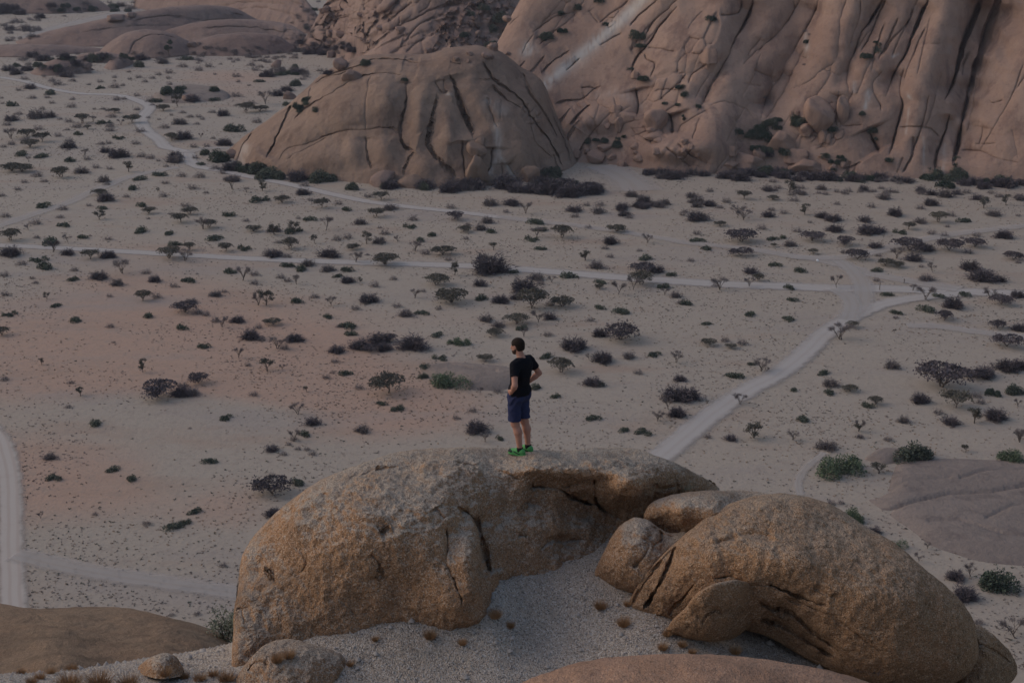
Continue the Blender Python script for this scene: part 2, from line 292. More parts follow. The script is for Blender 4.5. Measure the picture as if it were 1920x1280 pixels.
# ------------------------------------------------------------------ rock reliefs: solid rocks with front, rounded edges and back
CW = .60; CM = .8; CC = .62; WOB = 2.2
def tr(x0, y0, s, pts): return [(x0 + a * s, y0 + b * s) for a, b in pts]
def relief(name, top, bot, dfun, nu, nv, rpx=60, rk=1., sides='tlrb', cracks=(), patches=(), noise=((.3, .3),), back=1., mat=None, pale=(), skirt=0, wob=1.2, ground=False, bulge=(), vp=1):
    top = catmull(top, 6); bot = catmull(bot, 6); x0, x1 = top[0, 0], top[-1, 0]
    s = np.linspace(0, 1, nu); s = .75 * s + .25 * (.5 - .5 * np.cos(np.pi * s)); px = x0 + (x1 - x0) * s
    top = top[np.argsort(top[:, 0], kind='stable')]; bot = bot[np.argsort(bot[:, 0], kind='stable')]
    yt = np.interp(px, top[:, 0], top[:, 1]); yb = np.interp(px, bot[:, 0], bot[:, 1]); yb = np.maximum(yb, yt + .05)
    yt = yt + wob * perlin(np.stack([px / 22, px * 0, px * 0 + yt[0] % 7], -1)) * np.clip((yb - yt) / 10, 0, 1)
    v = np.linspace(0, 1, nv); v = 1 - (1 - v) ** 1.0; v = v ** vp if vp != 1 else (.6 * v + .4 * np.sin(v * np.pi / 2) if 't' in sides else v)
    PX = np.repeat(px[:, None], nv, 1); PY = yb[:, None] + (yt - yb)[:, None] * v[None]     # v=0 bottom, 1 top
    D = dfun(PX, PY)
    if rpx:
        de = np.full(PX.shape, 1e9)
        tp = np.c_[px, yt][::max(1, nu // 90)]; bp = np.c_[px, yb][::max(1, nu // 90)]
        if 't' in sides: de = np.minimum(de, seg_dist(PX, PY, np.r_[tp, [[px[-1], yt[-1]]]])[0])
        if 'b' in sides: de = np.minimum(de, seg_dist(PX, PY, np.r_[bp, [[px[-1], yb[-1]]]])[0])
        if 'l' in sides: de = np.minimum(de, seg_dist(PX, PY, [(px[0], yb[0]), (px[0], yt[0])])[0])
        if 'r' in sides: de = np.minimum(de, seg_dist(PX, PY, [(px[-1], yb[-1]), (px[-1], yt[-1])])[0])
        e = np.clip(1 - de / rpx, 0, 1); rm = rpx * D / F * rk; D = D + rm * (1 - np.sqrt(np.maximum(0, 1 - e * e)))
    else: de = np.full(PX.shape, 50.)
    fade = np.clip(de / 6, 0, 1)
    wx = PX + WOB * perlin(np.stack([PX / 14, PY / 14, PX * 0], -1)); wy = PY + WOB * perlin(np.stack([PX / 14, PY / 14, PX * 0 + 9], -1))
    for cx, cy, rx, ry, A in bulge: D = D - A * np.exp(-((PX - cx) / rx) ** 2 - ((PY - cy) / ry) ** 2)
    for pts, wd, dp in cracks:              # wd = half width px of the groove, dp = depth m ; pillowed shoulders
        q_ = np.array(pts); mg = wd * 16 + 8; mk = (wx > q_[:, 0].min() - mg) & (wx < q_[:, 0].max() + mg) & (wy > q_[:, 1].min() - mg) & (wy < q_[:, 1].max() + mg)
        if not mk.any(): continue
        X_, Y_ = wx[mk], wy[mk]; dd, tt = seg_dist(X_, Y_, catmull(pts, 3)); tap = np.clip(np.minimum(tt, 1 - tt) * 9 + .15, 0, 1)
        tap = tap * np.clip(.9 + .35 * perlin(np.stack([X_ / 30, Y_ / 30, X_ * 0 + wd], -1)), .4, 1.2); ww = np.maximum(wd * CW * (.4 + .6 * tap), CM)
        D[mk] += fade[mk] * dp * tap * (CC * np.exp(-(dd / ww) ** 2) + .14 * np.exp(-dd / (wd * 2.5)) + min(.48, .19 * wd) * np.exp(-(dd / (wd * 9.)) ** 2))
    for cx, cy, rx, ry, ang, cell, asp, dp in patches:      # broken blocks: cells divided by joints
        ca, sa = math.cos(R(ang)), math.sin(R(ang)); lx = (wx - cx) * ca + (wy - cy) * sa; ly = -(wx - cx) * sa + (wy - cy) * ca
        rr = (lx / rx) ** 2 + (ly / ry) ** 2; m = rr < 1.6
        if not m.any(): continue
        n = int(rx * ry * 4 / (cell * cell * asp) * 1.1) + 4; sd = np.stack([RNG.uniform(-rx * 1.3, rx * 1.3, n) / asp, RNG.uniform(-ry * 1.3, ry * 1.3, n)], 1)
        q = np.stack([lx[m] / asp, ly[m]], 1); dd = np.sort(np.linalg.norm(q[:, None] - sd[None], axis=2), axis=1)[:, :2]; idx = np.argmin(np.linalg.norm(q[:, None] - sd[None], axis=2), axis=1)
        g = dd[:, 1] - dd[:, 0]; off = RNG.uniform(-.5, .5, n)[idx]; wgt = np.clip((1.6 - rr[m]) * 1.8, 0, 1) * fade[m]
        jw = .6 + .5 * perlin(np.stack([PX[m] / 40, PY[m] / 40, PX[m] * 0 + 2], -1)); D[m] += wgt * dp * (.55 * jw * np.exp(-g / (cell * .07)) + off * .75 + .35 * np.clip(dd[:, 0] / cell, 0, 1.5) ** 2)
    V = P3(PX, PY, D)
    du = np.gradient(V, axis=0); dv = np.gradient(V, axis=1); N = np.cross(du, dv); N /= np.linalg.norm(N, axis=2)[..., None] + 1e-12
    cv = np.array([0, 0, CAMZ]) - V; N *= np.sign((N * cv).sum(2))[..., None]
    for amp, sc in noise: V = V + N * (amp * fbm(V, sc, 4))[..., None] * (.25 + .75 * np.clip(de / 25, 0, 1))[..., None]
    pl = np.zeros(PX.shape)
    for pts, wd, a in pale:
        dd, tt = seg_dist(wx, wy, pts); nz_ = .5 + .8 * perlin(np.stack([PX / 5, PY / 18, PX * 0 + 3], -1)) + .5 * perlin(np.stack([PX / 30, PY / 30, PX * 0 + 5], -1))
        pl = np.maximum(pl, a * np.exp(-(dd / wd) ** 2) * np.clip(nz_ + (.55 if a >= 1 else .2), 0, 1))
    # back side: leaves the rim away from the camera and comes round
    th = back * (rpx or 40) * D.mean() / F; DB = D + th * np.sqrt(np.clip(de / ((rpx or 40) * 1.2), 0, 1)) * 1.6 + th * .05
    if ground:                                                        # back of a hill: drops to the plain behind it
        B = V.copy(); B[..., 1] += th * 1.2 * (1.02 - v)[None]; 
    else: B = P3(PX, PY, DB)
    B[0] = V[0]; B[-1] = V[-1]; B[:, -1] = V[:, -1]
    if not ground: B[:, 0] = V[:, 0]
    n = nu * nv; vv = np.r_[V.reshape(-1, 3), B.reshape(-1, 3)]; ff = np.r_[grid_faces(nu, nv, 0, False), grid_faces(nu, nv, n, True)]; pa = np.r_[pl.ravel(), pl.ravel()]
    if skirt:
        k0 = len(vv); a = V[:, 0].copy(); a[:, 2] -= skirt; a[:, 1] += 1; vv = np.r_[vv, a]; i = np.arange(nu - 1)
        ff = np.r_[ff, np.stack([k0 + i, k0 + i + 1, (i + 1) * nv, i * nv], 1)]; pa = np.r_[pa, np.zeros(nu)]
    me = mesh(name, vv, ff, mat, attrs={'pale': pa}); o = link(name, me)
    reg(name, V.reshape(-1, 3), grid_faces(nu, nv))
    return o
def slope_fun(bot, k, z=0.):       # depth grows with height in the picture: k = 1/tan(slope+pitch)
    bot = catmull(bot, 6); bot = bot[np.argsort(bot[:, 0], kind='stable')]
    def f(PX, PY):
        yb = np.interp(PX, bot[:, 0], bot[:, 1]); d0 = gdep(yb, z); kk = k(PX, PY, yb) if callable(k) else k
        return d0 * (1 + kk * (yb - PY) / F)
    return f
# --- main cliff
cb = [(880, 300), (1000, 306), (1100, 306), (1180, 312), (1250, 324), (1340, 328), (1400, 322), (1500, 322), (1600, 330), (1700, 334), (1800, 338), (1920, 344), (2090, 353)]
ct = [(880, 190), (912, 112), (935, 75), (955, 38), (975, 0), (1010, -60), (1090, -170), (1200, -270), (1400, -400), (1700, -470), (2090, -500)]
Z3 = lambda *p: tr(1000, 0, .2812, p); Z4 = lambda *p: tr(1420, 0, .2812, p)
cc = [(Z3((1465, 0), (1450, 70), (1420, 130), (1390, 190), (1340, 270), (1300, 370), (1260, 450), (1200, 570), (1150, 660), (1100, 750)), 3.2, 4.5),
      (Z3((1390, 0), (1380, 60), (1350, 95), (1240, 105)), 1.6, 1.6), (Z3((1460, 470), (1530, 500), (1600, 515)), 1.8, 2.2), (Z3((1600, 515), (1560, 640), (1525, 720), (1520, 800)), 2, 2),
      (Z3((960, 50), (850, 170), (780, 280), (700, 370), (668, 430), (655, 500)), 2.2, 2.4), (Z3((750, 320), (830, 325), (950, 350)), 1.2, .9), (Z3((740, 360), (760, 400), (810, 430), (780, 520)), 1.4, 1.2),
      (Z3((1035, 560), (1070, 490), (1160, 430)), 2, 2.2), (Z3((1120, 700), (1165, 590), (1230, 480), (1325, 330)), 2, 2.2), (Z3((1115, 790), (1080, 880), (1060, 930)), 1.6, 1.4), (Z3((1330, 780), (1345, 860), (1340, 960)), 1.4, 1.2),
      (Z3((60, 480), (130, 410), (240, 340)), 1.6, 1.4), (Z3((0, 215), (120, 130), (240, 90), (330, 30)), 2.2, 1.8), (Z3((40, 300), (150, 210), (230, 150), (300, 80)), 2.4, 1.8), (Z3((370, 70), (400, 120), (440, 160)), 1.4, 1.2),
      (Z3((440, 310), (520, 260), (590, 220)), 1.5, 1.2), (Z3((440, 160), (500, 110), (590, 50), (640, 0)), 2.4, 1.6), (Z3((680, 590), (700, 690), (690, 780)), 3.5, 3), (Z3((905, 760), (925, 830), (930, 900)), 3.5, 4),
      (Z3((150, 690), (220, 670), (330, 660), (400, 600), (450, 580)), 1.6, 1.2), (Z3((250, 830), (300, 760), (380, 700)), 1.8, 1.8), (Z3((880, 980), (980, 1060), (1070, 1130)), 2.6, 1.8), (Z3((960, 960), (1060, 1040), (1180, 1100)), 2.4, 1.6),
      (Z3((1170, 720), (1220, 700), (1290, 690), (1400, 740), (1460, 800)), 1.4, 1.2), (Z3((960, 900), (1000, 830), (1110, 770), (1180, 740)), 1.8, 1.6), (Z3((1778, 0), (1700, 130), (1600, 260), (1480, 350), (1400, 440)), 2, 1.6), (Z3((750, 230), (800, 150), (900, 60), (960, 0)), 1.5, 1.2),
      (Z3((830, 0), (760, 60), (700, 110), (640, 180)), 2.2, 1.3),
      (Z4((415, 0), (390, 80), (340, 170), (280, 280), (220, 380), (170, 480), (120, 570), (50, 660), (30, 780)), 3.4, 4.8), (Z4((330, 330), (290, 400), (240, 500), (180, 620), (120, 720), (60, 800)), 2.8, 3.6),
      (Z4((240, 0), (240, 90), (150, 210), (60, 290), (0, 370)), 1.5, 1.3), (Z4((595, 0), (570, 90), (550, 200), (540, 330), (530, 390)), 1.3, 1.6), (Z4((690, 0), (680, 110), (640, 220), (610, 310)), 1.3, 1.3),
      (Z4((840, 0), (740, 160), (690, 220), (650, 340), (610, 430), (600, 520), (608, 610)), 3, 4.2), (Z4((860, -10), (800, 120), (760, 230), (690, 350)), 1.8, 2), (Z4((1140, 0), (1080, 130), (1040, 220), (990, 360), (940, 440), (900, 520), (860, 640)), 2.6, 3.8),
      (Z4((985, 460), (960, 540), (955, 640), (970, 700), (940, 820), (910, 930), (880, 1030)), 2.4, 3.4), (Z4((1495, -20), (1440, 130), (1380, 270), (1340, 420), (1300, 560), (1250, 665)), 4.2, 6.5),
      (Z4((1620, -30), (1555, 150), (1510, 300), (1450, 480), (1410, 640), (1380, 760), (1345, 920), (1310, 1085)), 5.6, 9), (Z4((830, 480), (770, 550), (775, 620), (820, 700), (825, 740)), 1.8, 2), (Z4((735, 850), (770, 930), (815, 1015)), 3.4, 4),
      (Z4((1280, 760), (1250, 890), (1210, 980), (1190, 1060), (1185, 1140)), 2.2, 3), (Z4((950, 850), (1060, 845), (1160, 860), (1215, 920)), 1.4, 1.3), (Z4((560, 842), (700, 835)), 1.2, 1), (Z4((545, 620), (530, 700), (530, 820)), 2, 2.4),
      (Z4((250, 605), (350, 560), (430, 480), (510, 420)), 1.3, 1.4), (Z4((1360, 1000), (1490, 1010), (1600, 1060), (1740, 1090)), 1.5, 1.2), (Z4((1515, 840), (1500, 900), (1480, 960)), 1.6, 1.3), (Z4((1700, 860), (1740, 1060)), 1.3, 1),
      (Z4((1040, 910), (1035, 1030), (970, 1150)), 1.3, 1.2), (Z4((1410, 345), (1380, 420), (1365, 500)), 1.3, 1), (Z4((850, 150), (800, 300), (760, 480)), 1.4, 1.3), (Z4((640, 610), (590, 740), (545, 860)), 1.6, 1.6), (Z4((1100, 295), (1220, 295)), 1., .5),
      (Z4((500, 440), (470, 540), (400, 640), (330, 700)), 1.5, 1.3), (Z4((1040, 60), (1000, 160), (900, 260), (830, 380)), 1.3, .9), (Z4((1778, 420), (1700, 640), (1600, 820), (1490, 1000)), 1.3, .8)]
RX = np.array([880, 1000, 1150, 1300, 1500, 1700, 2260.]); RK = np.array([.62, .60, .58, .48, .36, .30, .28])
def cliff_k(PX, PY, yb): return np.interp(PX, RX, RK) * (1 + .25 * np.sin(PX / 33. + (PY) / 90.) * np.interp(PX, [1000, 1300], [0, 1]) * .4)
cr = np.random.default_rng(21)
for _ in range(38):
    x0, y0 = cr.uniform(960, 1960), cr.uniform(-40, 320); L = cr.uniform(30, 150); a = R(np.interp(x0, [1000, 1300, 1500, 1900], [42, 50, 60, 74]) + cr.normal() * 7); q = [(x0, y0)]
    for j in range(4): a += cr.normal() * .09; q.append((q[-1][0] - math.cos(a) * L / 4, q[-1][1] + math.sin(a) * L / 4))
    cc.append((q, cr.uniform(.9, 1.5), cr.uniform(.4, 1.3)))
for _ in range(10):
    x0, y0 = cr.uniform(1000, 1900), cr.uniform(20, 320); q = [(x0, y0), (x0 + cr.uniform(8, 22), y0 + cr.uniform(-6, 8)), (x0 + cr.uniform(26, 50), y0 + cr.uniform(-8, 14))]; cc.append((q, 1., cr.uniform(.4, 1.)))
WOB = 1.2; CC = .70
cliff = relief('rock_cliff', ct, cb, slope_fun(cb, cliff_k), 960, 400, 26, 1., 'tl', [(a_, b_, c_ * 1.25) for a_, b_, c_ in cc],
      [(*Z3((1090, 330))[0], 66, 20, -58, 17, 1.7, .9), (*Z3((470, 780))[0], 60, 34, 20, 26, 1.5, 1.0), (*Z3((860, 640))[0], 50, 30, -50, 20, 2., .9), (*Z3((760, 900))[0], 30, 14, 10, 11, 1.4, 1.2), (*Z3((170, 140))[0], 56, 20, -50, 15, 2.6, 1.0),
       (*Z3((700, 290))[0], 18, 12, -60, 8, 1.4, 1.), (*Z3((540, 120))[0], 26, 8, -45, 7, 1.6, .8), (*Z4((470, 900))[0], 30, 20, -30, 12, 1.3, 1.3)],
      noise=((.7, .03), (.10, .12), (.07, .5)), vp=1.35, back=2., mat=m_cliff, skirt=4, ground=True,
      pale=[(Z3((745, -20), (600, 130), (450, 260), (300, 380), (60, 575)), 11, 1.), (Z3((600, 140), (300, 400), (120, 520)), 16, .45), (Z3((740, 700), (560, 620), (440, 640)), 9, .25), (Z3((-30, 310), (-60, 350), (0, 330)), 9, .8), (Z4((330, 220), (340, 300), (350, 380)), 5, .6),
            (Z4((740, 620), (720, 720)), 5, .8), (Z4((900, 380), (940, 360)), 3, .7), (Z4((1010, 640), (1030, 660)), 3, .8), (Z4((650, 560), (645, 610)), 3, .6), (Z4((950, 500), (960, 540)), 2, .6), (Z4((1010, 720), (1000, 800), (990, 890)), 2.2, .6), (Z4((1110, 915), (1115, 1140)), 2.2, .5), (Z4((1250, 960), (1240, 1150)), 4, .4)],
      bulge=[(*Z3((350, 800))[0], 40, 25, 4), (*Z3((950, 1000))[0], 60, 20, 5), (*Z3((1180, 900))[0], 45, 38, 2.5), (*Z3((620, 720))[0], 30, 30, 3)])
tag(cliff, kind='structure'); WOB = 2.2; CC = .62
# --- ridge behind the dome
rb = [(560, 92), (585, 98), (640, 112), (700, 140), (800, 150), (900, 150), (1000, 140), (1060, 120)]
rt = [(560, 88), (583, 55), (600, 20), (630, -20), (700, -80), (800, -120), (900, -140), (1000, -150), (1060, -150)]
Z8 = lambda *p: tr(560, 0, .2292, p)
rc = [(Z8((420, 480), (560, 400), (700, 300), (820, 220), (1000, 130), (1150, 60), (1350, 20)), 1.8, 3), (Z8((520, 340), (560, 260), (650, 170), (720, 130)), 1.6, 2.6), (Z8((720, 180), (820, 110), (940, 20)), 1.8, 3), (Z8((870, 350), (960, 230), (1100, 150), (1340, 100)), 1.6, 2.6),
      (Z8((270, 250), (300, 160), (380, 130), (450, 180), (460, 260)), 1.4, 2.4), (Z8((120, 150), (200, 60), (300, 0)), 1.4, 2.2), (Z8((600, 420), (760, 330), (900, 280)), 1.4, 2), (Z8((880, 430), (960, 360), (1060, 300)), 1.5, 2.2), (Z8((980, 290), (1080, 290), (1200, 220), (1300, 110)), 1.4, 2),
      (Z8((720, 130), (710, 200)), 1.5, 2), (Z8((1080, 0), (1060, 60), (980, 110)), 1.5, 2), (Z8((530, 0), (540, 90)), 1.3, 2)]
ridge = relief('rock_ridge', rt, rb, slope_fun(rb, .55), 300, 150, 16, 1., 'tl', rc,
      [(*Z8((250, 180))[0], 60, 45, -30, 15, 1.3, 3.2), (*Z8((640, 170))[0], 60, 40, -35, 16, 1.8, 3.), (*Z8((1450, 200))[0], 70, 60, -30, 8, 1.3, 2.4), (*Z8((1050, 330))[0], 60, 25, -25, 16, 1.8, 2.2), (*Z8((800, 40))[0], 90, 18, -30, 14, 1.8, 2.6)],
      noise=((2., .02), (.8, .08)), back=3., mat=m_ridge, skirt=4, ground=True)
tag(ridge, kind='structure')
# --- the dome
Z2 = lambda *p: tr(400, 50, .375, p)
db = [(418, 296), (445, 310), (480, 322), (540, 330), (620, 338), (700, 346), (780, 350), (860, 352), (930, 348), (970, 343), (1010, 338), (1050, 330), (1080, 323), (1092, 320)]
dt = [(418, 292), (432, 278), (452, 260), (490, 232), (540, 196), (575, 166), (600, 142), (640, 119), (680, 105), (720, 101), (800, 101), (830, 93), (870, 87), (905, 87), (940, 98), (975, 124), (1003, 140), (1020, 158), (1033, 190), (1045, 220), (1058, 250), (1072, 280), (1084, 305), (1092, 318)]
dc = [(Z2((225, 490), (170, 560), (140, 610), (120, 700)), 2.6, 2.4), (Z2((390, 380), (355, 470), (300, 590), (262, 655)), 4.2, 3.4), (Z2((480, 370), (478, 330), (505, 285), (560, 255), (640, 235), (710, 205)), 1.8, 1.5),
      (Z2((1030, 188), (940, 165), (860, 160), (800, 160), (740, 190), (600, 235), (520, 275)), 1.8, 1.6), (Z2((1035, 187), (1000, 180), (950, 168)), 3.2, 1.8), (Z2((945, 247), (870, 238), (760, 242), (690, 272), (620, 322)), 2., 2.2),
      (Z2((640, 305), (560, 350), (450, 410), (400, 470)), 2., 1.6), (Z2((330, 665), (380, 612), (470, 590), (560, 548), (640, 523), (700, 518), (760, 522), (830, 505), (900, 510), (932, 530)), 2.2, 2.2),
      (Z2((370, 670), (420, 640), (500, 600), (570, 552)), 2, 1.2), (Z2((765, 550), (768, 640), (790, 715)), 2.2, 1.7), (Z2((965, 250), (968, 330), (955, 420), (940, 480), (938, 550), (955, 600), (1005, 622)), 3., 3.6),
      (Z2((1117, 335), (1100, 440), (1073, 570), (1100, 630), (1150, 690), (1197, 730), (1197, 790)), 2.2, 2.4), (Z2((1003, 620), (970, 670), (948, 745)), 1.6, 1.3), (Z2((1183, 240), (1215, 320), (1250, 420), (1285, 500), (1300, 555)), 3.4, 3.6),
      (Z2((1110, 270), (1120, 305), (1150, 327), (1172, 318)), 1.5, 1.4), (Z2((1150, 265), (1160, 320)), 1.3, 1.1), (Z2((790, 245), (770, 350), (763, 430), (765, 520)), 5, 1.3), (Z2((1370, 350), (1385, 420), (1420, 510)), 1.3, 1.2), (Z2((1442, 360), (1435, 470)), 1.1, .9),
      (Z2((1400, 290), (1440, 345), (1500, 385), (1545, 412)), 2, 2.2), (Z2((1345, 175), (1400, 260), (1480, 320), (1540, 370), (1600, 470), (1665, 550), (1720, 640), (1745, 700)), 4, 3.4), (Z2((1545, 215), (1570, 300), (1620, 380), (1680, 470), (1720, 560)), 3, 2.2),
      (Z2((1690, 440), (1740, 540), (1765, 600), (1790, 690)), 2.5, 2), (Z2((1245, 570), (1250, 660), (1262, 770)), 3, 2.6), (Z2((1395, 600), (1390, 680), (1370, 730)), 3, 2.2), (Z2((1440, 680), (1452, 780)), 2, 2), (Z2((1462, 680), (1500, 730), (1535, 785)), 2, 2),
      (Z2((1580, 420), (1600, 560), (1700, 660)), 2, 1.4), (Z2((1700, 640), (1730, 720)), 2.4, 2), (Z2((525, 238), (555, 262)), 1.2, 1), (Z2((1180, 182), (1240, 186)), 1.4, 1), (Z2((1320, 260), (1400, 265), (1440, 275)), 1.3, .8)]
CW = .34; CC = .52
dome = relief('rock_dome', dt, db, slope_fun(db, lambda X, Y, yb: .26 + .16 * (yb - Y) / 200), 560, 230, 90, 1.25, 'tlr', dc,
      [(*Z2((1590, 440))[0], 16, 20, -50, 8, 1.4, 1.)], bulge=[(*Z2((a_, b_))[0], c_ * .375, d_ * .375, e_) for a_, b_, c_, d_, e_ in [(650, 420, 110, 110, 1.3), (865, 370, 75, 120, 1.5), (1025, 430, 50, 150, 1.5), (1180, 540, 55, 130, 1.4), (560, 660, 110, 50, 1.), (700, 620, 45, 70, 1.), (860, 610, 65, 70, 1.2), (1060, 700, 70, 60, 1.), (1560, 600, 70, 110, 1.5), (1640, 350, 40, 110, 1.4), (1350, 130, 200, 60, 1.8), (620, 260, 90, 30, .9), (200, 560, 40, 70, 1.)]], noise=((.6, .05), (.18, .15), (.08, .6)), back=1.2, mat=m_dome, skirt=3, ground=True,
      pale=[(Z2((1415, 500), (1425, 600), (1425, 660), (1385, 720)), 7, .6), (Z2((1440, 660), (1520, 770)), 4, .6), (Z2((160, 600), (130, 700)), 9, .45), (Z2((1170, 330), (1200, 335)), 3, .6), (Z2((1380, 380), (1450, 420)), 14, .3)])
tag(dome, kind='structure'); CW = .6; CC = .62
# --- low whaleback slabs far left
def slab(top, bot, k=1.0, rp=12, rk=1.8, cracks=(), patches=(), mat=m_slab, amp=.6):
    return tag(relief('rock_slab', top, bot, slope_fun(bot, k), 130, 40, rp, rk, 'tlr', cracks, patches, noise=((amp, .04), (amp * .5, .15)), back=2., mat=mat, skirt=4, ground=True, wob=.8), kind='structure')
slab([(-60, -40), (60, -32), (120, -18), (180, -2), (205, 14), (212, 20)], [(-60, 26), (40, 26), (110, 26), (180, 22), (212, 21)], .8)
slab([(250, -6), (330, -22), (420, -30), (500, -28), (560, -10), (590, 20), (604, 46)], [(250, 16), (380, 34), (480, 48), (560, 62), (604, 66)], .7, cracks=[([(400, 14), (470, 4), (540, 10)], 1.3, 2), ([(440, 20), (500, 16), (570, 34)], 1.3, 2)], patches=[(560, 20, 30, 26, 50, 12, 1.5, 1.8)])
slab([(30, 78), (80, 62), (130, 50), (190, 36), (250, 24), (330, 12), (390, 10), (440, 16), (470, 30), (500, 46)], [(30, 84), (100, 86), (200, 88), (300, 84), (400, 76), (500, 62)], 1.0, cracks=[([(388, 12), (392, 30), (385, 42)], 1.2, 1.8), ([(240, 42), (320, 30), (380, 38), (440, 36)], 1.4, 1.8), ([(150, 62), (240, 50), (330, 48)], 1.2, 1.)], patches=[(230, 34, 26, 8, -10, 8, 1.5, 1.5), (445, 36, 22, 12, 20, 9, 1.5, 1.5)])
slab([(290, 62), (360, 44), (430, 36), (490, 38), (540, 46), (570, 62), (590, 84)], [(290, 84), (400, 88), (500, 86), (590, 88)], .9, cracks=[([(380, 54), (450, 50), (540, 62)], 1.2, 1.4)], patches=[(540, 62, 26, 14, 0, 9, 1.4, 1.4)])
slab([(-60, 92), (0, 84), (70, 83), (140, 86), (198, 92)], [(-60, 106), (60, 107), (140, 101), (198, 96)], 1.3)
slab([(330, 88), (380, 72), (430, 63), (480, 62), (520, 68), (556, 88)], [(330, 102), (420, 106), (500, 104), (556, 98)], .9, patches=[(520, 74, 20, 10, 0, 7, 1.3, 1.)])
slab([(183, 100), (205, 80), (232, 64), (262, 56), (298, 57), (330, 66), (360, 82), (374, 96)], [(183, 103), (230, 108), (300, 109), (350, 104), (374, 99)], .8, 24, 1.4, cracks=[([(240, 104), (255, 78), (290, 66), (330, 72)], 1.4, 1.5)])
slab([(130, 112), (160, 100), (200, 98), (240, 108), (252, 118)], [(130, 116), (190, 118), (252, 120)], 1., patches=[(160, 108, 30, 8, 0, 9, 1.3, 1.2)])
slab([(52, 138), (80, 120), (115, 109), (145, 112), (165, 122), (172, 134)], [(52, 141), (100, 143), (172, 137)], .8, 18, patches=[(155, 115, 18, 12, 0, 9, 1.2, 1.2)])
slab([(194, 128), (208, 112), (232, 108), (246, 112), (236, 124), (232, 129)][:4] + [(250, 118)], [(194, 130), (220, 131), (250, 122)], .8, 14)
# --- low outcrops in the plain
def outcrop(name, poly, h, mat, n=70, edge=26, cracks=(), lab=None):
    poly = np.array(poly, float); cl = np.r_[catmull(list(poly) + [poly[0]], 5)]; x0, x1 = cl[:, 0].min(), cl[:, 0].max(); y0, y1 = cl[:, 1].min(), cl[:, 1].max()
    nx = n * 2; PX, PY = np.meshgrid(np.linspace(x0 - 6, x1 + 6, nx), np.linspace(y0 - 6, y1 + 6, n), indexing='ij')
    ins = np.zeros(PX.shape, bool); a = cl[-1]
    for b in cl:
        if abs(b[1] - a[1]) > 1e-9: ins ^= ((a[1] > PY) != (b[1] > PY)) & (PX < (b[0] - a[0]) * (PY - a[1]) / (b[1] - a[1]) + a[0])
        a = b
    de = seg_dist(PX, PY * 1., cl)[0] * np.where(ins, 1, -1)
    V = P3(PX, PY, gdep(PY)); t = np.clip(de / edge, -.4, 1); z = h * np.where(t > 0, np.sin(t * np.pi / 2) ** .8, t * 1.5)
    for pts, wd, dp in cracks:
        wx = PX + 2 * perlin(np.stack([PX / 16, PY / 16, PX * 0], -1)); dd, _ = seg_dist(wx, PY, pts); z = z - dp * np.exp(-dd / wd)
    V[..., 2] = z + .12 * h * fbm(V, .06, 4) - .03; ff = grid_faces(nx, n)
    o = link(name, mesh(name, V.reshape(-1, 3), ff, mat, attrs={'pale': np.zeros(nx * n)})); reg(name, V.reshape(-1, 3), ff)
    return o
tag(outcrop('rock_outcrop', [(1622, 938), (1660, 920), (1672, 890), (1690, 866), (1780, 858), (1900, 862), (2080, 866), (2100, 1040), (1960, 1066), (1850, 1060), (1790, 1044), (1740, 1026), (1712, 1004), (1668, 972)], .7, m_flat, 110, 40,
    [([(1660, 962), (1720, 948), (1780, 934), (1860, 930), (1940, 915)], 2.2, .5), ([(1800, 905), (1850, 888), (1930, 885)], 2, .3), ([(1740, 985), (1800, 985), (1880, 1010), (1960, 1018)], 2, .25), ([(1850, 980), (1900, 955), (1960, 950)], 2.5, .25), ([(1640, 935), (1700, 910), (1780, 905)], 2.5, .2)]), kind='structure')
tag(outcrop('rock_outcrop', [(785, 692), (810, 684), (850, 682), (895, 684), (950, 690), (978, 704), (972, 722), (930, 730), (880, 728), (830, 712), (800, 702)], .9, m_flat, 50, 16, [([(842, 690), (880, 700), (930, 706)], 2, .25)]), kind='structure')
tag(outcrop('rock_outcrop', [(282, 182), (320, 164), (370, 160), (420, 172), (428, 186), (370, 192), (310, 194)], 1.6, m_flat, 40, 12), kind='structure')
tag(outcrop('rock_outcrop', [(1618, 862), (1650, 842), (1690, 844), (1700, 862), (1660, 872)], .7, m_flat, 30, 12), kind='structure')
# ------------------------------------------------------------------ foreground hill and gravel
GC = [(928, 1095, 19.4), (930, 1140, 19.1), (960, 1086, 19.75), (1010, 1084, 19.95), (1060, 1052, 20.4), (1130, 1008, 20.95), (1165, 982, 21.25), (1100, 1090, 19.9), (1180, 1140, 19.4), (1250, 1188, 18.9), (1000, 1180, 19.2), (920, 1170, 18.9), (870, 1188, 18.85), (760, 1184, 18.8),
      (640, 1196, 18.75), (540, 1225, 18.55), (450, 1278, 17.95), (700, 1262, 18.3), (950, 1265, 18.4), (1100, 1232, 18.75), (1300, 1215, 18.75), (1400, 1200, 19.3), (1500, 1238, 19.15), (1580, 1272, 18.9), (1700, 1310, 18.8), (1850, 1330, 18.9), (300, 1266, 18.2), (120, 1276, 17.6), (-60, 1280, 17.2),
      (400, 1215, 19.9), (240, 1240, 19.2), (130, 1258, 18.6), (-60, 1275, 18.6), (350, 1400, 16.2), (900, 1400, 16.2), (1500, 1400, 16.2), (-50, 1400, 15.8)]
GC = P3(*np.array(GC).T); GC[:, 2] -= CAMZ
GC = np.r_[GC, [(-6, 22, -13.9), (-4, 21, -13.0), (-8.5, 20, -12.8), (-8.5, 23, -14.5), (-3.2, 20.2, -11.6), (5, 20.5, -11.6), (8, 19, -12.5), (-2, 22, -11.8), (1, 22, -10.6)]]
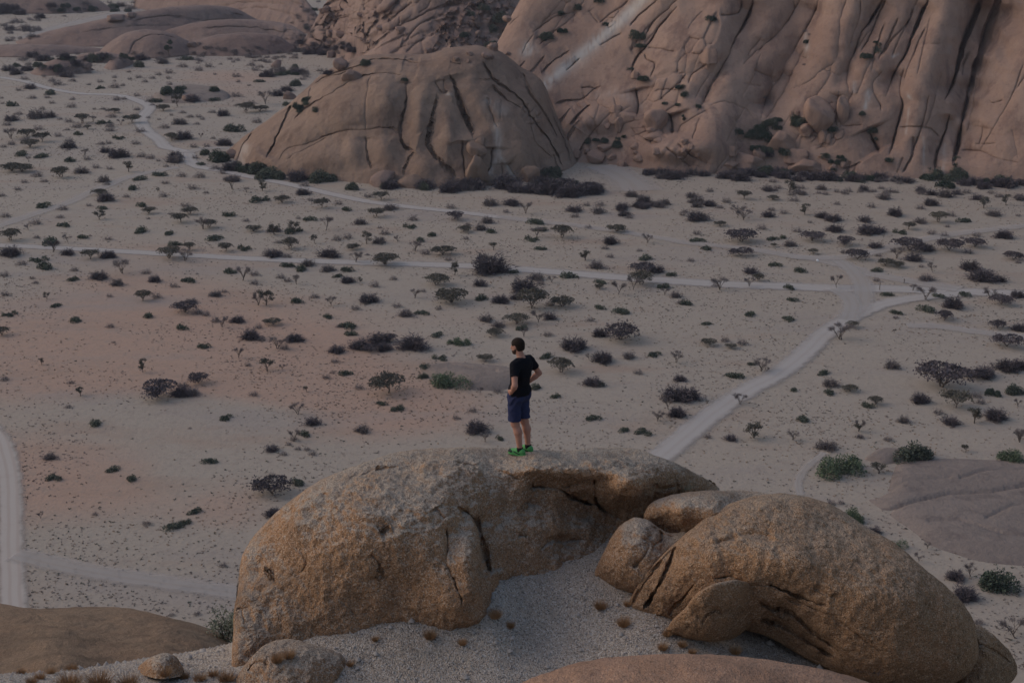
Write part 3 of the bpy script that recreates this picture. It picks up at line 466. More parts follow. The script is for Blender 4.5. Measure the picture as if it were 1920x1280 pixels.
def hz(x, y):
    prof = np.interp(y, [-110, -60, -12, 0, 2, 5, 10, 13, 15, 17, 19, 20.5, 23, 27, 40, 90, 94, 140], [-64, -40, -2.5, -1.6, -2.3, -4.3, -7.8, -9.2, -9.72, -9.9, -10.2, -10.8, -15.3, -18.6, -27.4, -61, -64, -64])
    rig = -np.clip(x - 3.0, 0, 40) * .42 * np.clip((y - 6) / 8, 0, 1)
    xy = GC[:, :2] / 4; n = len(GC); r = np.linalg.norm(xy[:, None] - xy[None], axis=2); K = r ** 2 * np.log(r + 1e-9) + np.eye(n) * 2e-4
    A = np.zeros((n + 3, n + 3)); A[:n, :n] = K; A[:n, n:] = np.c_[np.ones(n), xy]; A[n:, :n] = A[:n, n:].T
    sl_ = np.linalg.solve(A, np.r_[GC[:, 2], 0, 0, 0]); qx = np.clip(x, -10, 8.5) / 4; qy = np.clip(y, 13, 22.5) / 4; near = sl_[n] + sl_[n + 1] * qx + sl_[n + 2] * qy
    for i in range(n): rr = np.hypot(qx - xy[i, 0], qy - xy[i, 1]); near = near + sl_[i] * rr ** 2 * np.log(rr + 1e-9)
    sm = lambda t: t * t * (3 - 2 * t)
    wt = sm(np.clip((y - 13.2) / 1.6, 0, 1)) * sm(np.clip((22.6 - y) / 1.5, 0, 1)) * sm(np.clip((9.5 - np.abs(x)) / 2, 0, 1))
    far = prof + rig * (y < 24) - np.clip(np.abs(x) - 9, 0, 1e9) * .55 * np.clip(1 - (y - 20) / 30, .0, 1)
    p = np.stack([x, y, x * 0], -1); z = far * (1 - wt) + near * wt
    return CAMZ + z + .035 * fbm(p, .9, 4) + .35 * fbm(p, .13, 2) * np.clip((np.abs(y - 17) - 5) / 6, 0, 1) + .018 * fbm(p, 3.5, 3)
hx = np.r_[np.linspace(-120, -12.5, 36), np.linspace(-12, 12, 380), np.linspace(12.5, 120, 36)]; hy = np.r_[np.linspace(-140, 8, 50), np.linspace(8.4, 24, 260), np.linspace(25, 150, 50)]
HX, HY = np.meshgrid(hx, hy, indexing='ij'); hv = np.stack([HX, HY, hz(HX, HY)], -1).reshape(-1, 3); hf = grid_faces(len(hx), len(hy))
tag(link('gravel_ground', mesh('gravel_ground', hv, hf, m_gravel)), kind='structure'); reg('gravel_ground', hv, hf)
A2 = lambda *p: tr(430, 800, .375, p); A3 = lambda *p: tr(850, 800, .375, p); A4 = lambda *p: tr(1100, 880, .427, p)
# main mass: the face on the left, the top the man stands on, the hollow and the lobe on the right
mt = [(434, 1225), (436, 1205), (440, 1150), (446, 1095), (452, 1050), (461, 1028), (476, 1004), (502, 975), (532, 948), (565, 922), (600, 900), (640, 882), (690, 864), (740, 850), (790, 842), (850, 838), (900, 838), (960, 840), (1010, 843), (1060, 845), (1100, 840), (1150, 838), (1190, 841), (1230, 855), (1262, 866), (1300, 885), (1332, 902), (1350, 915)]
mb = [(434, 1250), (480, 1275), (600, 1275), (760, 1270), (880, 1260), (960, 1200), (1050, 1150), (1130, 1110), (1180, 1060), (1230, 1020), (1290, 975), (1350, 925)]
md = rbf([(440, 1230, 18.35), (440, 1100, 19.35), (500, 1010, 20.0), (560, 1120, 19.0), (650, 1050, 18.75), (560, 1000, 19.3), (700, 1180, 18.95), (560, 1210, 18.7), (800, 1100, 18.8), (870, 1185, 18.9), (896, 1050, 19.0), (908, 1115, 18.85), (892, 1160, 18.8), (700, 960, 19.0), (800, 940, 19.2), (860, 1000, 19.1), (640, 900, 19.9),
          (740, 890, 19.9), (840, 870, 20.2), (800, 846, 20.7), (960, 846, 21.0), (900, 880, 20.2), (1000, 870, 20.45), (1080, 880, 20.35), (1060, 848, 21.0), (930, 960, 19.95), (1000, 940, 20.42), (1080, 940, 20.55), (1000, 1000, 20.1), (960, 1070, 19.75), (1060, 1030, 20.45),
          (1130, 1000, 20.9), (1150, 960, 20.9), (1180, 900, 20.2), (1180, 940, 20.35), (1250, 900, 20.7), (1330, 910, 21.5), (1180, 848, 21.2), (1230, 960, 21.2), (1000, 1120, 20.0), (940, 1120, 19.7), (1000, 1080, 19.95), (760, 1265, 19.3), (960, 1200, 19.8), (1130, 1100, 20.2), (500, 1270, 18.5)])
mc = [(A2((1085, 500), (1092, 600), (1088, 690), (1120, 760), (1150, 830), (1165, 900)), 2.4, .15), (A2((1150, 400), (1230, 470), (1252, 560), (1290, 650), (1308, 745)), 3., .17), (A2((1030, 400), (1080, 470)), 3, .06),
      (A3((352, 303), (440, 300), (530, 312), (580, 345), (660, 375), (735, 392)), 3.4, .36), (A3((560, 300), (640, 272), (705, 225)), 3, .14), (A3((708, 240), (712, 320), (722, 385), (770, 425), (850, 465)), 5, .35),
      (A3((850, 465), (950, 445), (1010, 390)), 5, .25), (A3((95, 312), (130, 302), (190, 322)), 2., .07), (A3((340, 375), (375, 385), (360, 420)), 2.5, .1), (A3((330, 540), (370, 548)), 2.5, .08), (A3((120, 440), (130, 520), (170, 640), (190, 740)), 5, .16),
      (A2((172, 695), (205, 740), (240, 790)), 1.1, .05), (A2((705, 635), (742, 675), (752, 730), (745, 755)), 1.6, .09), (A2((757, 525), (795, 503)), 1.8, .08), (A2((560, 870), (610, 920), (650, 945)), 1.8, .06), (A2((60, 900), (80, 1000)), 2.5, .08), (A2((330, 590), (390, 680), (330, 750)), 4, .05),
      (A2((940, 900), (950, 1000)), 3, .06), (A2((200, 480), (330, 400), (500, 330)), 6, .07), (A2((600, 250), (700, 215), (790, 205)), 4, .07), (A2((730, 210), (840, 190)), 2, .05), (A2((1215, 325), (1240, 310)), 2, .05), (A3((0, 180), (150, 190), (260, 230), (340, 270)), 6, .1), (A3((430, 620), (500, 560), (640, 570)), 7, .1), (A3((980, 290), (1050, 310), (1130, 290)), 6, .12)]
main = relief('boulder', mt, mb, md, 620, 330, 46, .8, 'tl', mc, noise=((.07, 1.1), (.035, 3.6), (.016, 11.)), back=1.6, mat=m_boulder, wob=1.5,
              bulge=[(1020, 880, 75, 16, .22), (1175, 905, 48, 34, .18), (882, 1040, 20, 55, .14), (940, 930, 30, 20, .08), (1060, 990, 40, 16, .1)])
tag(main, 'large brown granite boulder with a grey top that the man stands on', 'boulder')
def rock(top, bot, ctrl, nu, nv, rpx, rk, sides, cracks, label, mat=m_boulder, bulge=(), noise=((.05, 1.3), (.03, 4.), (.014, 12.)), back=1.4, pale=()):
    return tag(relief('boulder', top, bot, rbf(ctrl), nu, nv, rpx, rk, sides, cracks, noise=noise, back=back, mat=mat, bulge=bulge, wob=1.2, pale=pale), label, 'boulder')
rock([(1206, 966), (1214, 950), (1228, 938), (1255, 928), (1300, 921), (1360, 918), (1420, 922), (1480, 940), (1500, 950)], [(1206, 972), (1230, 990), (1280, 1012), (1340, 1040), (1420, 1050), (1500, 1000)],
     [(1210, 958, 20.0), (1280, 950, 19.6), (1240, 985, 20.15), (1300, 995, 20.0), (1340, 965, 19.5), (1400, 1040, 19.6), (1480, 950, 20.1), (1400, 925, 20.5), (1280, 928, 20.2)], 170, 60, 30, .9, 'tl', [], 'small grey-topped boulder wedged behind the leaning right-hand boulder')
rock([(1112, 1078), (1124, 1050), (1138, 1022), (1152, 998), (1168, 980), (1190, 970), (1212, 974), (1236, 990), (1260, 999), (1290, 994), (1316, 1000)], [(1112, 1082), (1150, 1104), (1200, 1112), (1250, 1096), (1290, 1050), (1316, 1010)],
     [(1115, 1075, 19.9), (1180, 1040, 19.35), (1240, 1050, 19.4), (1300, 1005, 19.9), (1190, 975, 19.8), (1180, 1100, 19.5)], 160, 90, 34, .9, 'tlb', [(A4((325, 245), (330, 300), (290, 340)), 4, .14), (A4((240, 300), (270, 350), (200, 440)), 5, .1)], 'knobbly grey and brown boulder at the left foot of the leaning right-hand boulder')
gt = [(1176, 1134), (1190, 1105), (1206, 1080), (1235, 1046), (1268, 1015), (1304, 985), (1342, 958), (1382, 940), (1430, 928), (1480, 926), (1532, 935), (1572, 952), (1622, 985), (1676, 1017), (1722, 1056), (1762, 1088), (1800, 1124), (1824, 1160), (1834, 1200), (1836, 1216)]
gb = [(1176, 1140), (1200, 1158), (1250, 1180), (1330, 1170), (1385, 1178), (1440, 1195), (1490, 1222), (1540, 1248), (1600, 1272), (1680, 1292), (1760, 1290), (1806, 1270), (1828, 1244), (1836, 1224)]
G = rock(gt, gb, [(1180, 1135, 19.2), (1230, 1090, 19.0), (1300, 1040, 18.85), (1400, 960, 19.3), (1480, 940, 19.5), (1400, 1050, 18.5), (1500, 1040, 18.4), (1600, 1010, 18.9), (1450, 1140, 18.6), (1550, 1150, 18.2), (1600, 1240, 18.45), (1700, 1120, 18.2), (1700, 1230, 18.3), (1800, 1190, 18.5), (1500, 1210, 18.75), (1300, 1150, 19.0), (1760, 1280, 18.5)],
     420, 230, 70, .75, 'tlrb', [(A4((388, 335), (352, 430), (305, 530), (250, 612)), 3, .2), (A4((330, 400), (240, 520), (195, 600)), 3, .08), (A4((560, 480), (640, 470), (715, 500), (800, 508), (900, 545), (960, 572), (1060, 600)), 3, .18), (A4((740, 570), (830, 620), (900, 640), (1000, 720), (1100, 790)), 3.5, .16), (A4((860, 560), (1000, 610), (1160, 700), (1300, 800)), 5, .08),
      (A4((760, 660), (860, 690), (980, 760), (1100, 830)), 4, .2), (A4((480, 500), (420, 570), (360, 640)), 3, .12), (A4((560, 330), (700, 290), (820, 300)), 12, .1), (A4((1160, 640), (1250, 700), (1340, 690)), 4, .05), (A4((1000, 520), (1080, 560), (1090, 540)), 3, .04)],
     'huge leaning brown boulder with a smooth right flank and a dark undercut', m_boulder2, bulge=[(1450, 950, 90, 25, .1)], noise=((.06, .8), (.03, 3.), (.014, 11.)), back=2.0)
rock([(1250, 1178), (1262, 1160), (1285, 1138), (1305, 1112), (1340, 1092), (1375, 1087), (1400, 1090), (1408, 1104), (1418, 1124), (1430, 1140)], [(1250, 1184), (1262, 1190), (1300, 1198), (1345, 1202), (1375, 1196), (1400, 1178), (1418, 1164), (1430, 1150)],
     [(1255, 1180, 18.7), (1330, 1150, 18.25), (1400, 1110, 18.45), (1425, 1140, 18.9), (1340, 1200, 18.6)], 150, 90, 40, .8, 'tlrb', [(A4((600, 640), (560, 620), (500, 680)), 4, .06)], 'rounded brown boulder tucked beneath the leaning right-hand boulder', m_boulder2)
rock([(1780, 1200), (1800, 1176), (1830, 1170), (1856, 1184), (1882, 1208), (1900, 1232), (1908, 1250), (1908, 1258)], [(1700, 1300), (1780, 1310), (1860, 1300), (1895, 1280), (1908, 1262)][1:], [(1780, 1240, 19.3), (1840, 1220, 19.0), (1900, 1250, 19.5), (1830, 1290, 19.0)], 130, 90, 40, .9, 'tlrb', [(A4((1700, 760), (1800, 800), (1860, 850)), 3, .1)], 'smaller brown boulder at the far right behind the leaning boulder', m_boulder2)
jt = [(940, 1300), (990, 1274), (1040, 1256), (1090, 1240), (1150, 1231), (1250, 1226), (1330, 1227), (1420, 1233), (1500, 1245), (1560, 1256), (1610, 1272), (1660, 1292), (1720, 1330)]
rock(jt, [(940, 1330), (1100, 1520), (1300, 1600), (1550, 1540), (1720, 1350)], [(960, 1300, 13.6), (1330, 1230, 13.8), (1600, 1280, 13.6), (1300, 1400, 12), (1300, 1560, 11), (1100, 1450, 12.), (1550, 1480, 12.)], 260, 120, 60, 1.3, 'tlr', [(tr(850, 800, .375, ((540, 1215), (590, 1200))), 3, .06)], 'pale orange granite rock curving up across the bottom edge of the picture', m_orange, noise=((.04, .8), (.012, 4.), (.006, 14.)), back=2.)
kt = [(-160, 1120), (-60, 1122), (0, 1130), (60, 1142), (150, 1137), (220, 1138), (270, 1145), (330, 1160), (380, 1174), (420, 1190), (460, 1212), (500, 1240)]
rock(kt, [(-160, 1300), (0, 1268), (120, 1262), (220, 1262), (320, 1266), (400, 1262), (500, 1250)], [(-100, 1130, 27), (100, 1140, 27), (250, 1145, 26.5), (400, 1185, 25.5), (480, 1230, 25), (400, 1240, 21.5), (200, 1250, 19.6), (0, 1260, 19.4), (100, 1200, 21.6), (-150, 1290, 19.2), (300, 1205, 22.2)], 260, 110, 30, 1.2, 'tlr', [(tr(0, 780, .3907, ((60, 900), (130, 930), (230, 990), (400, 1060))), 3, .15)],
     'broad smooth brown rock sloping away at the lower left corner', m_kslope, noise=((.10, .4), (.02, 3.), (.01, 11.)), back=3.)
rock([(258, 1250), (272, 1238), (292, 1228), (312, 1224), (330, 1232), (340, 1246), (345, 1256)], [(258, 1262), (300, 1272), (345, 1266)], [(260, 1255, 18.2), (300, 1245, 17.9), (345, 1258, 18.1), (300, 1270, 17.8)], 80, 40, 16, .9, 'tlr', [], 'low dark hump of rock among dry grass at lower left')
rock([(436, 1290), (450, 1258), (466, 1238), (486, 1216), (512, 1202), (545, 1197), (575, 1204), (600, 1212), (640, 1225), (700, 1262)], [(436, 1330), (520, 1340), (620, 1330), (700, 1280)], [(440, 1290, 17.8), (480, 1235, 17.9), (540, 1205, 18.3), (560, 1230, 18.05), (520, 1320, 17.4), (640, 1240, 18.3), (690, 1280, 18.6)], 150, 80, 26, .8, 'tl', [(A2((90, 1220), (130, 1180), (200, 1190)), 4, .07)], 'low curved grey slab in front of the big boulder face')
# ------------------------------------------------------------------ boulders lying at the foot of the cliffs
def blob(seed, n=4, box=.55):
    import bmesh
    bm = bmesh.new(); bmesh.ops.create_icosphere(bm, subdivisions=n, radius=1); v = np.array([q.co[:] for q in bm.verts]); f = np.array([[q.index for q in p.verts] for p in bm.faces]); bm.free()
    r = np.random.default_rng(seed); k = 3.4
    v = v / (np.abs(v) ** k).sum(1)[:, None] ** (1 / k)
    for _ in range(9):
        d = r.normal(size=3); d /= np.linalg.norm(d); h = r.uniform(.55, .85); t = v @ d; v = v - np.outer(np.clip(t - h, 0, 9) * .85, d)
    v = v * (1 + .10 * fbm(v + seed * 5, 1.3, 3) + .03 * fbm(v + seed, 5, 3))[:, None]; v[:, 2] = np.clip(v[:, 2], -.75, 9); return mesh('boulder', v, f, None)
BL = {}
def boulder(px, py, wp, hp, label, mat=m_cliff, group=None, deep=1.0, name='boulder'):
    p, n, nm, d = hit(px, py); dd = float(to_px(np.array(p))[2]); key = (random.randrange(6), mat.name)
    if key not in BL: me = blob(key[0] + 11); me.materials.append(mat); BL[key] = me
    o = link(name, BL[key]); wm = wp * dd / F; hm = hp * dd / F
    o.scale = (wm / 2, wm / 2 * deep, hm / 1.6); o.rotation_euler = (0, 0, random.uniform(-.5, .5)); o.location = p + Vector((0, wm * .15, hm * .32)); tag(o, label, 'boulder', group); return o
boulder(*Z2((1320, 780))[0], 42, 48, 'upright loaf-shaped boulder leaning in the gully at the foot of the dome', m_dome).location.z += 1.0
boulder(*Z2((1318, 650))[0], 41, 30, 'cracked boulder perched on top of the upright boulder against the dome', m_dome)
boulder(*Z2((1330, 590))[0], 24, 16, 'smallest, topmost boulder of the stack against the dome', m_dome)
boulder(*Z2((840, 795))[0], 54, 32, 'pale grey rounded boulder at the foot of the dome, below its middle crack', m_slab)
boulder(*Z2((980, 800))[0], 60, 24, 'long low boulder at the foot of the dome right of the pale grey one', m_dome)
boulder(*Z2((1590, 775))[0], 40, 30, 'tan rounded boulder between green bushes at the right foot of the dome', m_dome)
boulder(*Z2((95, 655))[0], 22, 16, 'pale boulder at the left toe of the dome', m_slab)
bl = [(Z3((480, 1005))[0], 30, 12, 'flat tan boulder in the gap between dome and cliff'), (Z3((430, 1085))[0], 38, 24, 'squarish tan boulder half hidden by brush right of the dome'), (Z3((590, 1110))[0], 20, 12, 'small orange boulder at the edge of the pale sand patch'),
      (Z3((575, 870))[0], 22, 26, 'egg-shaped boulder on the left ribs of the cliff, lowest of three'), (Z3((560, 815))[0], 30, 18, 'middle one of three piled egg-shaped boulders on the cliff ribs'), (Z3((555, 745))[0], 26, 14, 'top one of three piled egg-shaped boulders on the cliff ribs'),
      (Z3((810, 925))[0], 42, 14, 'long bread-shaped boulder lying on the smooth ramp below the cliff'), (Z3((840, 945))[0], 24, 9, 'small flat boulder under the bread-shaped one'), (Z3((1100, 1040))[0], 20, 9, 'rounded boulder at the right end of the row on the ramp'), (Z3((1010, 960))[0], 16, 10, 'dark angular boulder in the row on the ramp'),
      (Z3((1050, 990))[0], 14, 9, 'small boulder in the middle of the row on the ramp'), (Z3((820, 880))[0], 26, 9, 'flat slab boulder at the top of the ramp'), (Z3((680, 515))[0], 17, 12, 'round boulder balanced in the cliff gully beside bushes'), (Z3((820, 870))[0], 48, 40, 'tall orange-brown boulder with a flat right face at the cliff foot'),
      (Z3((1180, 410))[0], 34, 26, 'angular grey-fronted block wedged high in the fractured cliff'), (Z3((1420, 1110))[0], 72, 26, 'long orange boulder among bushes at the foot of the cliff'), (Z3((1320, 1120))[0], 30, 12, 'small flat boulder left of the long orange one'), (Z3((1320, 1030))[0], 24, 18, 'boulder behind the bushes at the cliff foot, above the long orange one'),
      (Z4((170, 1000))[0], 52, 40, 'large hooded tan boulder at the cliff foot in front of the green thicket'), (Z4((420, 850))[0], 62, 60, 'big leaning buttress boulder against the fluted cliff'), (Z4((330, 900))[0], 34, 22, 'tan boulder below the leaning buttress boulder'), (Z4((440, 940))[0], 26, 26, 'broken boulder with a pale face left of the cone-shaped rock apron'),
      (Z4((470, 950))[0], 14, 18, 'narrow upright stone beside the broken boulder'), (Z4((260, 1070))[0], 62, 24, 'wide orange-tan boulder lying low at the cliff foot'), (Z4((340, 1140))[0], 72, 24, 'grey low boulder in front of the wide orange-tan one'), (Z4((510, 1140))[0], 19, 15, 'round orange boulder beside the green bush at the rock apron'),
      (Z4((570, 1110))[0], 20, 14, 'second round boulder right of the round orange one'), (Z4((575, 810))[0], 26, 52, 'grey rectangular block standing in the dark cleft of the cliff'), (Z4((450, 1060))[0], 24, 10, 'pale grey flat stone between green bushes at the cliff foot'), (Z4((15, 1060))[0], 26, 22, 'orange boulder in shade at the left end of the thicket'),
      (Z4((265, 770))[0], 10, 11, 'small upright stone in the row above the green thicket'), (Z4((230, 765))[0], 9, 8, 'little stone beside the small upright one above the thicket')]
for (q, a, b, l) in bl: boulder(q[0], q[1], a, b, l)
for (x, y, a, b, l) in [(385, 92, 11, 8, 'dark red boulder right of the dark tree on the far-left slab'), (362, 88, 22, 12, 'blocky boulder stack right of the dark tree on the far-left slab'), (372, 85, 9, 7, 'small boulder between the dark tree and the dark red boulder'), (518, 127, 22, 16, 'yellowish boulder at the bush-covered saddle behind the dome'),
                        (543, 186, 24, 17, 'round tan boulder among bushes at the left flank of the dome'), (160, 127, 20, 12, 'dark angular boulder on the nearest far-left slab'), (215, 38, 40, 12, 'row-like low boulder on the long far-left slab'), (245, 32, 18, 10, 'end boulder on the long far-left slab'), (352, 186, 32, 10, 'reddish low boulder beside the bend of the upper dirt road'),
                        (660, 150, 40, 22, 'rounded grey boulder behind the left shoulder of the dome'), (620, 108, 18, 14, 'boulder at the foot of the back ridge'), (640, 130, 30, 22, 'boulder between the back ridge and the dome shoulder')]: boulder(x, y, a, b, l, m_slab if x < 560 else m_ridge)
RW = random.Random(5)
NTH = 'leftmost,second,third,fourth,fifth,sixth,seventh,eighth,ninth,tenth,eleventh,twelfth'.split(',')
for (cx, cy, rx, ry, n, where) in [(900, 60, 60, 45, 11, 'the scree slope left of the cliff'), (850, 110, 80, 18, 9, 'the skyline just behind the dome top'), (700, 40, 90, 30, 8, 'the middle of the back ridge'), (1180, 250, 50, 28, 6, 'the left ribs of the cliff'), (620, 60, 30, 40, 5, 'the left end of the back ridge'), (1240, 290, 60, 14, 5, 'the ramp at the cliff foot'), (1110, 290, 40, 12, 4, 'the gap between dome and cliff')]:
    for j, x in enumerate(sorted(cx + RW.uniform(-1, 1) * rx for _ in range(n))):
        s_ = RW.uniform(7, 17); boulder(x, cy + RW.uniform(-1, 1) * ry, s_ * 1.3, s_ * .8, '%s rounded scree stone%s on %s' % (NTH[j], '' if j == 0 else ' from the left', where), m_ridge if x < 1000 else m_cliff, 'scree stones on the ridge and cliff joints', 1.1)
# ------------------------------------------------------------------ plants
def tube(V, Fc, a, b, ra, rb, k=5):
    a = np.array(a, float); b = np.array(b, float); d = b - a; d /= np.linalg.norm(d) + 1e-9; u = np.cross(d, [.3, .2, 1.]); u /= np.linalg.norm(u) + 1e-9; w_ = np.cross(d, u); n = len(V)
    for c, r in ((a, ra), (b, rb)):
        for j in range(k): t = 2 * math.pi * j / k; V.append(c + r * (math.cos(t) * u + math.sin(t) * w_))
    for j in range(k): q = (j + 1) % k; Fc.append((n + j, n + q, n + k + q, n + k + j))
def blades(c, d, ln, wd, r):
    """thin leaf triangles at points c, direction d"""
    n = len(c); d = d / (np.linalg.norm(d, axis=1)[:, None] + 1e-9); s_ = np.cross(d, r.normal(size=(n, 3))); s_ /= np.linalg.norm(s_, axis=1)[:, None] + 1e-9
    ln = np.broadcast_to(ln, n)[:, None]; wd = np.broadcast_to(wd, n)[:, None]
    v = np.stack([c - s_ * wd / 2, c + s_ * wd / 2, c + d * ln], 1).reshape(-1, 3); return v, np.arange(3 * n).reshape(n, 3)
def leafcloud(c, size, r, up=.4):
    d = r.normal(size=c.shape); n = len(c); a = d / np.linalg.norm(d, axis=1)[:, None]; b = np.cross(a, r.normal(size=c.shape)); b /= np.linalg.norm(b, axis=1)[:, None]; s_ = size * r.uniform(.6, 1.4, n)[:, None]
    v = np.stack([c - a * s_, c + b * s_ * .7, c + a * s_, c - b * s_ * .7], 1).reshape(-1, 3); return v, np.arange(4 * n).reshape(n, 4)
def acacia(seed, n=620, leaf=m_aca, tall=.62, flat=.16, bare=False):
    r = np.random.default_rng(seed); V = []; Fc = []; base = np.array([0, 0, -.02]); st = r.integers(1, 3); tips = []
    for s_ in range(st):
        ang = r.uniform(0, 6.28); lean = np.array([math.cos(ang), math.sin(ang), 0]) * r.uniform(.03, .12); k0 = lean + [0, 0, tall * r.uniform(.10, .26)]
        tube(V, Fc, base, k0, .028, .020)
        for j in range(r.integers(4, 7)):
            an = r.uniform(0, 6.28); k1 = k0 + np.array([math.cos(an) * .15, math.sin(an) * .15, tall * .40 * r.uniform(.7, 1.1)]); tube(V, Fc, k0, k1, .015, .009, 4)
            for q in range(3):
                a2 = an + r.uniform(-.7, .7); rr = r.uniform(.1, .25); k2 = k1 + np.array([math.cos(a2) * rr, math.sin(a2) * rr, tall * .22 * r.uniform(.6, 1.2)]); tube(V, Fc, k1, k2, .008, .004, 3); tips.append(k2)
    trunk = mesh('trunk', V, np.array([f for f in Fc]), m_brk); tips = np.array(tips)
    if bare:
        m = 700; i = r.integers(0, len(tips), m); c = tips[i] + r.normal(size=(m, 3)) * [.05, .05, .03]; d = c - [0, 0, tall * .3]; d += r.normal(size=d.shape) * .22; v, f = blades(c, d, r.uniform(.08, .2, m), .014, r); return trunk, mesh('crown', v, f, m_twg, False)
    m = n; i = r.integers(0, len(tips), m); tips[:, 2] = np.minimum(tips[:, 2], tall * .92); c = tips[i] * [1.1, 1.1, 1] + r.normal(size=(m, 3)) * [.10, .10, flat * .35]; c[:, 2] = np.minimum(c[:, 2], tall * 1.06 + .02 * r.normal(size=m))
    q = int(m * .6); az = r.uniform(0, 6.28, q); rr = .5 * np.sqrt(r.random(q)) * (1 + .14 * np.sin(3 * az + seed) + .1 * np.sin(7 * az)); top = tall * (1.0 - .9 * rr ** 2) + .05 * np.sin(rr * 14 + az * 3 + seed); low = np.minimum(top - .03, tall * (.30 + .75 * rr / .5)); c[:q] = np.stack([rr * np.cos(az), rr * np.sin(az), top - (top - low) * r.random(q) ** 1.6], 1); v, f = leafcloud(c, .028, r)
    return trunk, mesh('crown', v, f, leaf, False)
def thorn(seed, n=420, mat=m_dkt, h=.5):
    r = np.random.default_rng(seed); az = r.uniform(0, 6.28, n); el = np.arccos(r.uniform(0.0, .96, n)); R_ = r.uniform(.25, 1, n) ** .6
    lob = 1 + .3 * np.sin(az * 3 + seed) + .2 * np.sin(az * 5 + 2 * seed); rad = .5 * R_ * lob * np.sin(el); z = h * R_ * np.cos(el) * (1 + .15 * np.sin(az * 4)) + .03
    c = np.stack([rad * np.cos(az), rad * np.sin(az), z], 1) * r.uniform(.35, .95, n)[:, None]; d = np.stack([np.cos(az), np.sin(az), .3 + .5 * h * np.cos(el)], 1) + r.normal(size=(n, 3)) * .55
    v, f = blades(c, d, r.uniform(.07, .17, n), .024, r); v[:, 2] = np.maximum(v[:, 2], -.02); return mesh('thorn_shrub', v, f, mat, False)
def cushion(seed, n=620, mat=m_grn, h=.34, sz=.036):
    r = np.random.default_rng(seed); k = r.integers(4, 8); cc = np.stack([r.uniform(-.33, .33, k), r.uniform(-.3, .3, k), np.zeros(k)], 1); cc[0] = 0; rr = r.uniform(.16, .27, k)
    i = r.integers(0, k, n); d = r.normal(size=(n, 3)); d[:, 2] = np.abs(d[:, 2]); d /= np.linalg.norm(d, axis=1)[:, None]; c = cc[i] + d * (rr[i] * r.uniform(.6, 1.06, n))[:, None] * [1, 1, h * 3.6]; v, f = leafcloud(c, sz, r); v[:, 2] = np.maximum(v[:, 2], -.02)
    return mesh('green_shrub', v, f, mat, False)
def leafy(seed, n=900, mat=m_grn, h=.75, sz=.018, k=11):
    r = np.random.default_rng(seed); V = []; Fc = []; cc = []
    tube(V, Fc, (0, 0, -.03), (.02, 0, h * .28), .035, .026)
    for j in range(k):
        az = r.uniform(0, 6.28); q = np.array([math.cos(az) * r.uniform(.1, .36), math.sin(az) * r.uniform(.1, .36), h * r.uniform(.42, .9)]); q[:2] *= (1.15 - q[2] / h * .5); m1 = q * [.45, .45, .62]; tube(V, Fc, (.02, 0, h * .26), m1, .016, .01, 4); tube(V, Fc, m1, q, .01, .004, 3); cc.append(q)
    cc = np.array(cc); i = r.integers(0, k, n); d = r.normal(size=(n, 3)); d /= np.linalg.norm(d, axis=1)[:, None]; c = cc[i] + d * r.uniform(.03, .16, n)[:, None] * [1, 1, .75]; v, f = leafcloud(c, sz, r)
    return mesh('trunk', V, np.array(Fc), m_brk), mesh('crown', v, f, mat, False)
ACA = [acacia(s, 1700, m_aca, .44 + .09 * (s % 3), .12 + .03 * (s % 2)) for s in range(7)]
ACD = [acacia(s + 20, 1700, m_dkt, .5, .2) for s in range(4)]
BAR = [acacia(s + 40, 0, m_twg, .8, .3, True) for s in range(5)]
RND = [leafy(s + 60, 800, m_aca, .8, .03, 9) for s in range(4)]
THO = [thorn(s, 1200, m_dkt if s % 2 else m_twg, .42 + .05 * (s % 3)) for s in range(8)]
THD = [thorn(s + 30, 2400, m_dkt, .58) for s in range(4)]
CUS = [cushion(s, 800) for s in range(7)]
BIG = [cushion(s + 30, 2400, m_drk if s % 2 else m_grn, .5, .026) for s in range(5)]
BRI = [cushion(s + 50, 3200, m_brt, .5, .021) for s in range(3)]
CRO = [thorn(s + 90, 330, m_twg, .5) for s in range(3)]
TAL = [leafy(s + 80, 1600, m_drk, 1.5, .04, 14) for s in range(2)]
KIND = dict(T=('leafy_tree', 'tree', TAL), a=('acacia_tree', 'tree', ACA), A=('acacia_tree', 'tree', ACD), b=('bare_tree', 'tree', BAR), t=('leafy_tree', 'tree', RND), d=('thorn_shrub', 'shrub', THO), D=('thorn_shrub', 'shrub', THD), g=('green_shrub', 'shrub', CUS), G=('green_shrub', 'shrub', BIG), B=('green_shrub', 'shrub', BRI))
LOOK = dict(T='tall dark dense tree', a='flat-topped acacia', A='dark spreading acacia', b='leafless grey tree', t='round-crowned small tree', d='greyish thorn shrub', D='dense dark thorn thicket', g='low dark green shrub', G='large green bush', B='bright green round bush')
PL = []      # (px, py base, width px, kind)
def add(sc, ox, oy, items):
    for it in items: PL.append((ox + it[0] * sc, oy + it[1] * sc, it[2] * sc, it[3]))
def parse(t): return [(int(a), int(b), int(c), d) for a, b, c, d in (q.split(',') for q in t.split())]
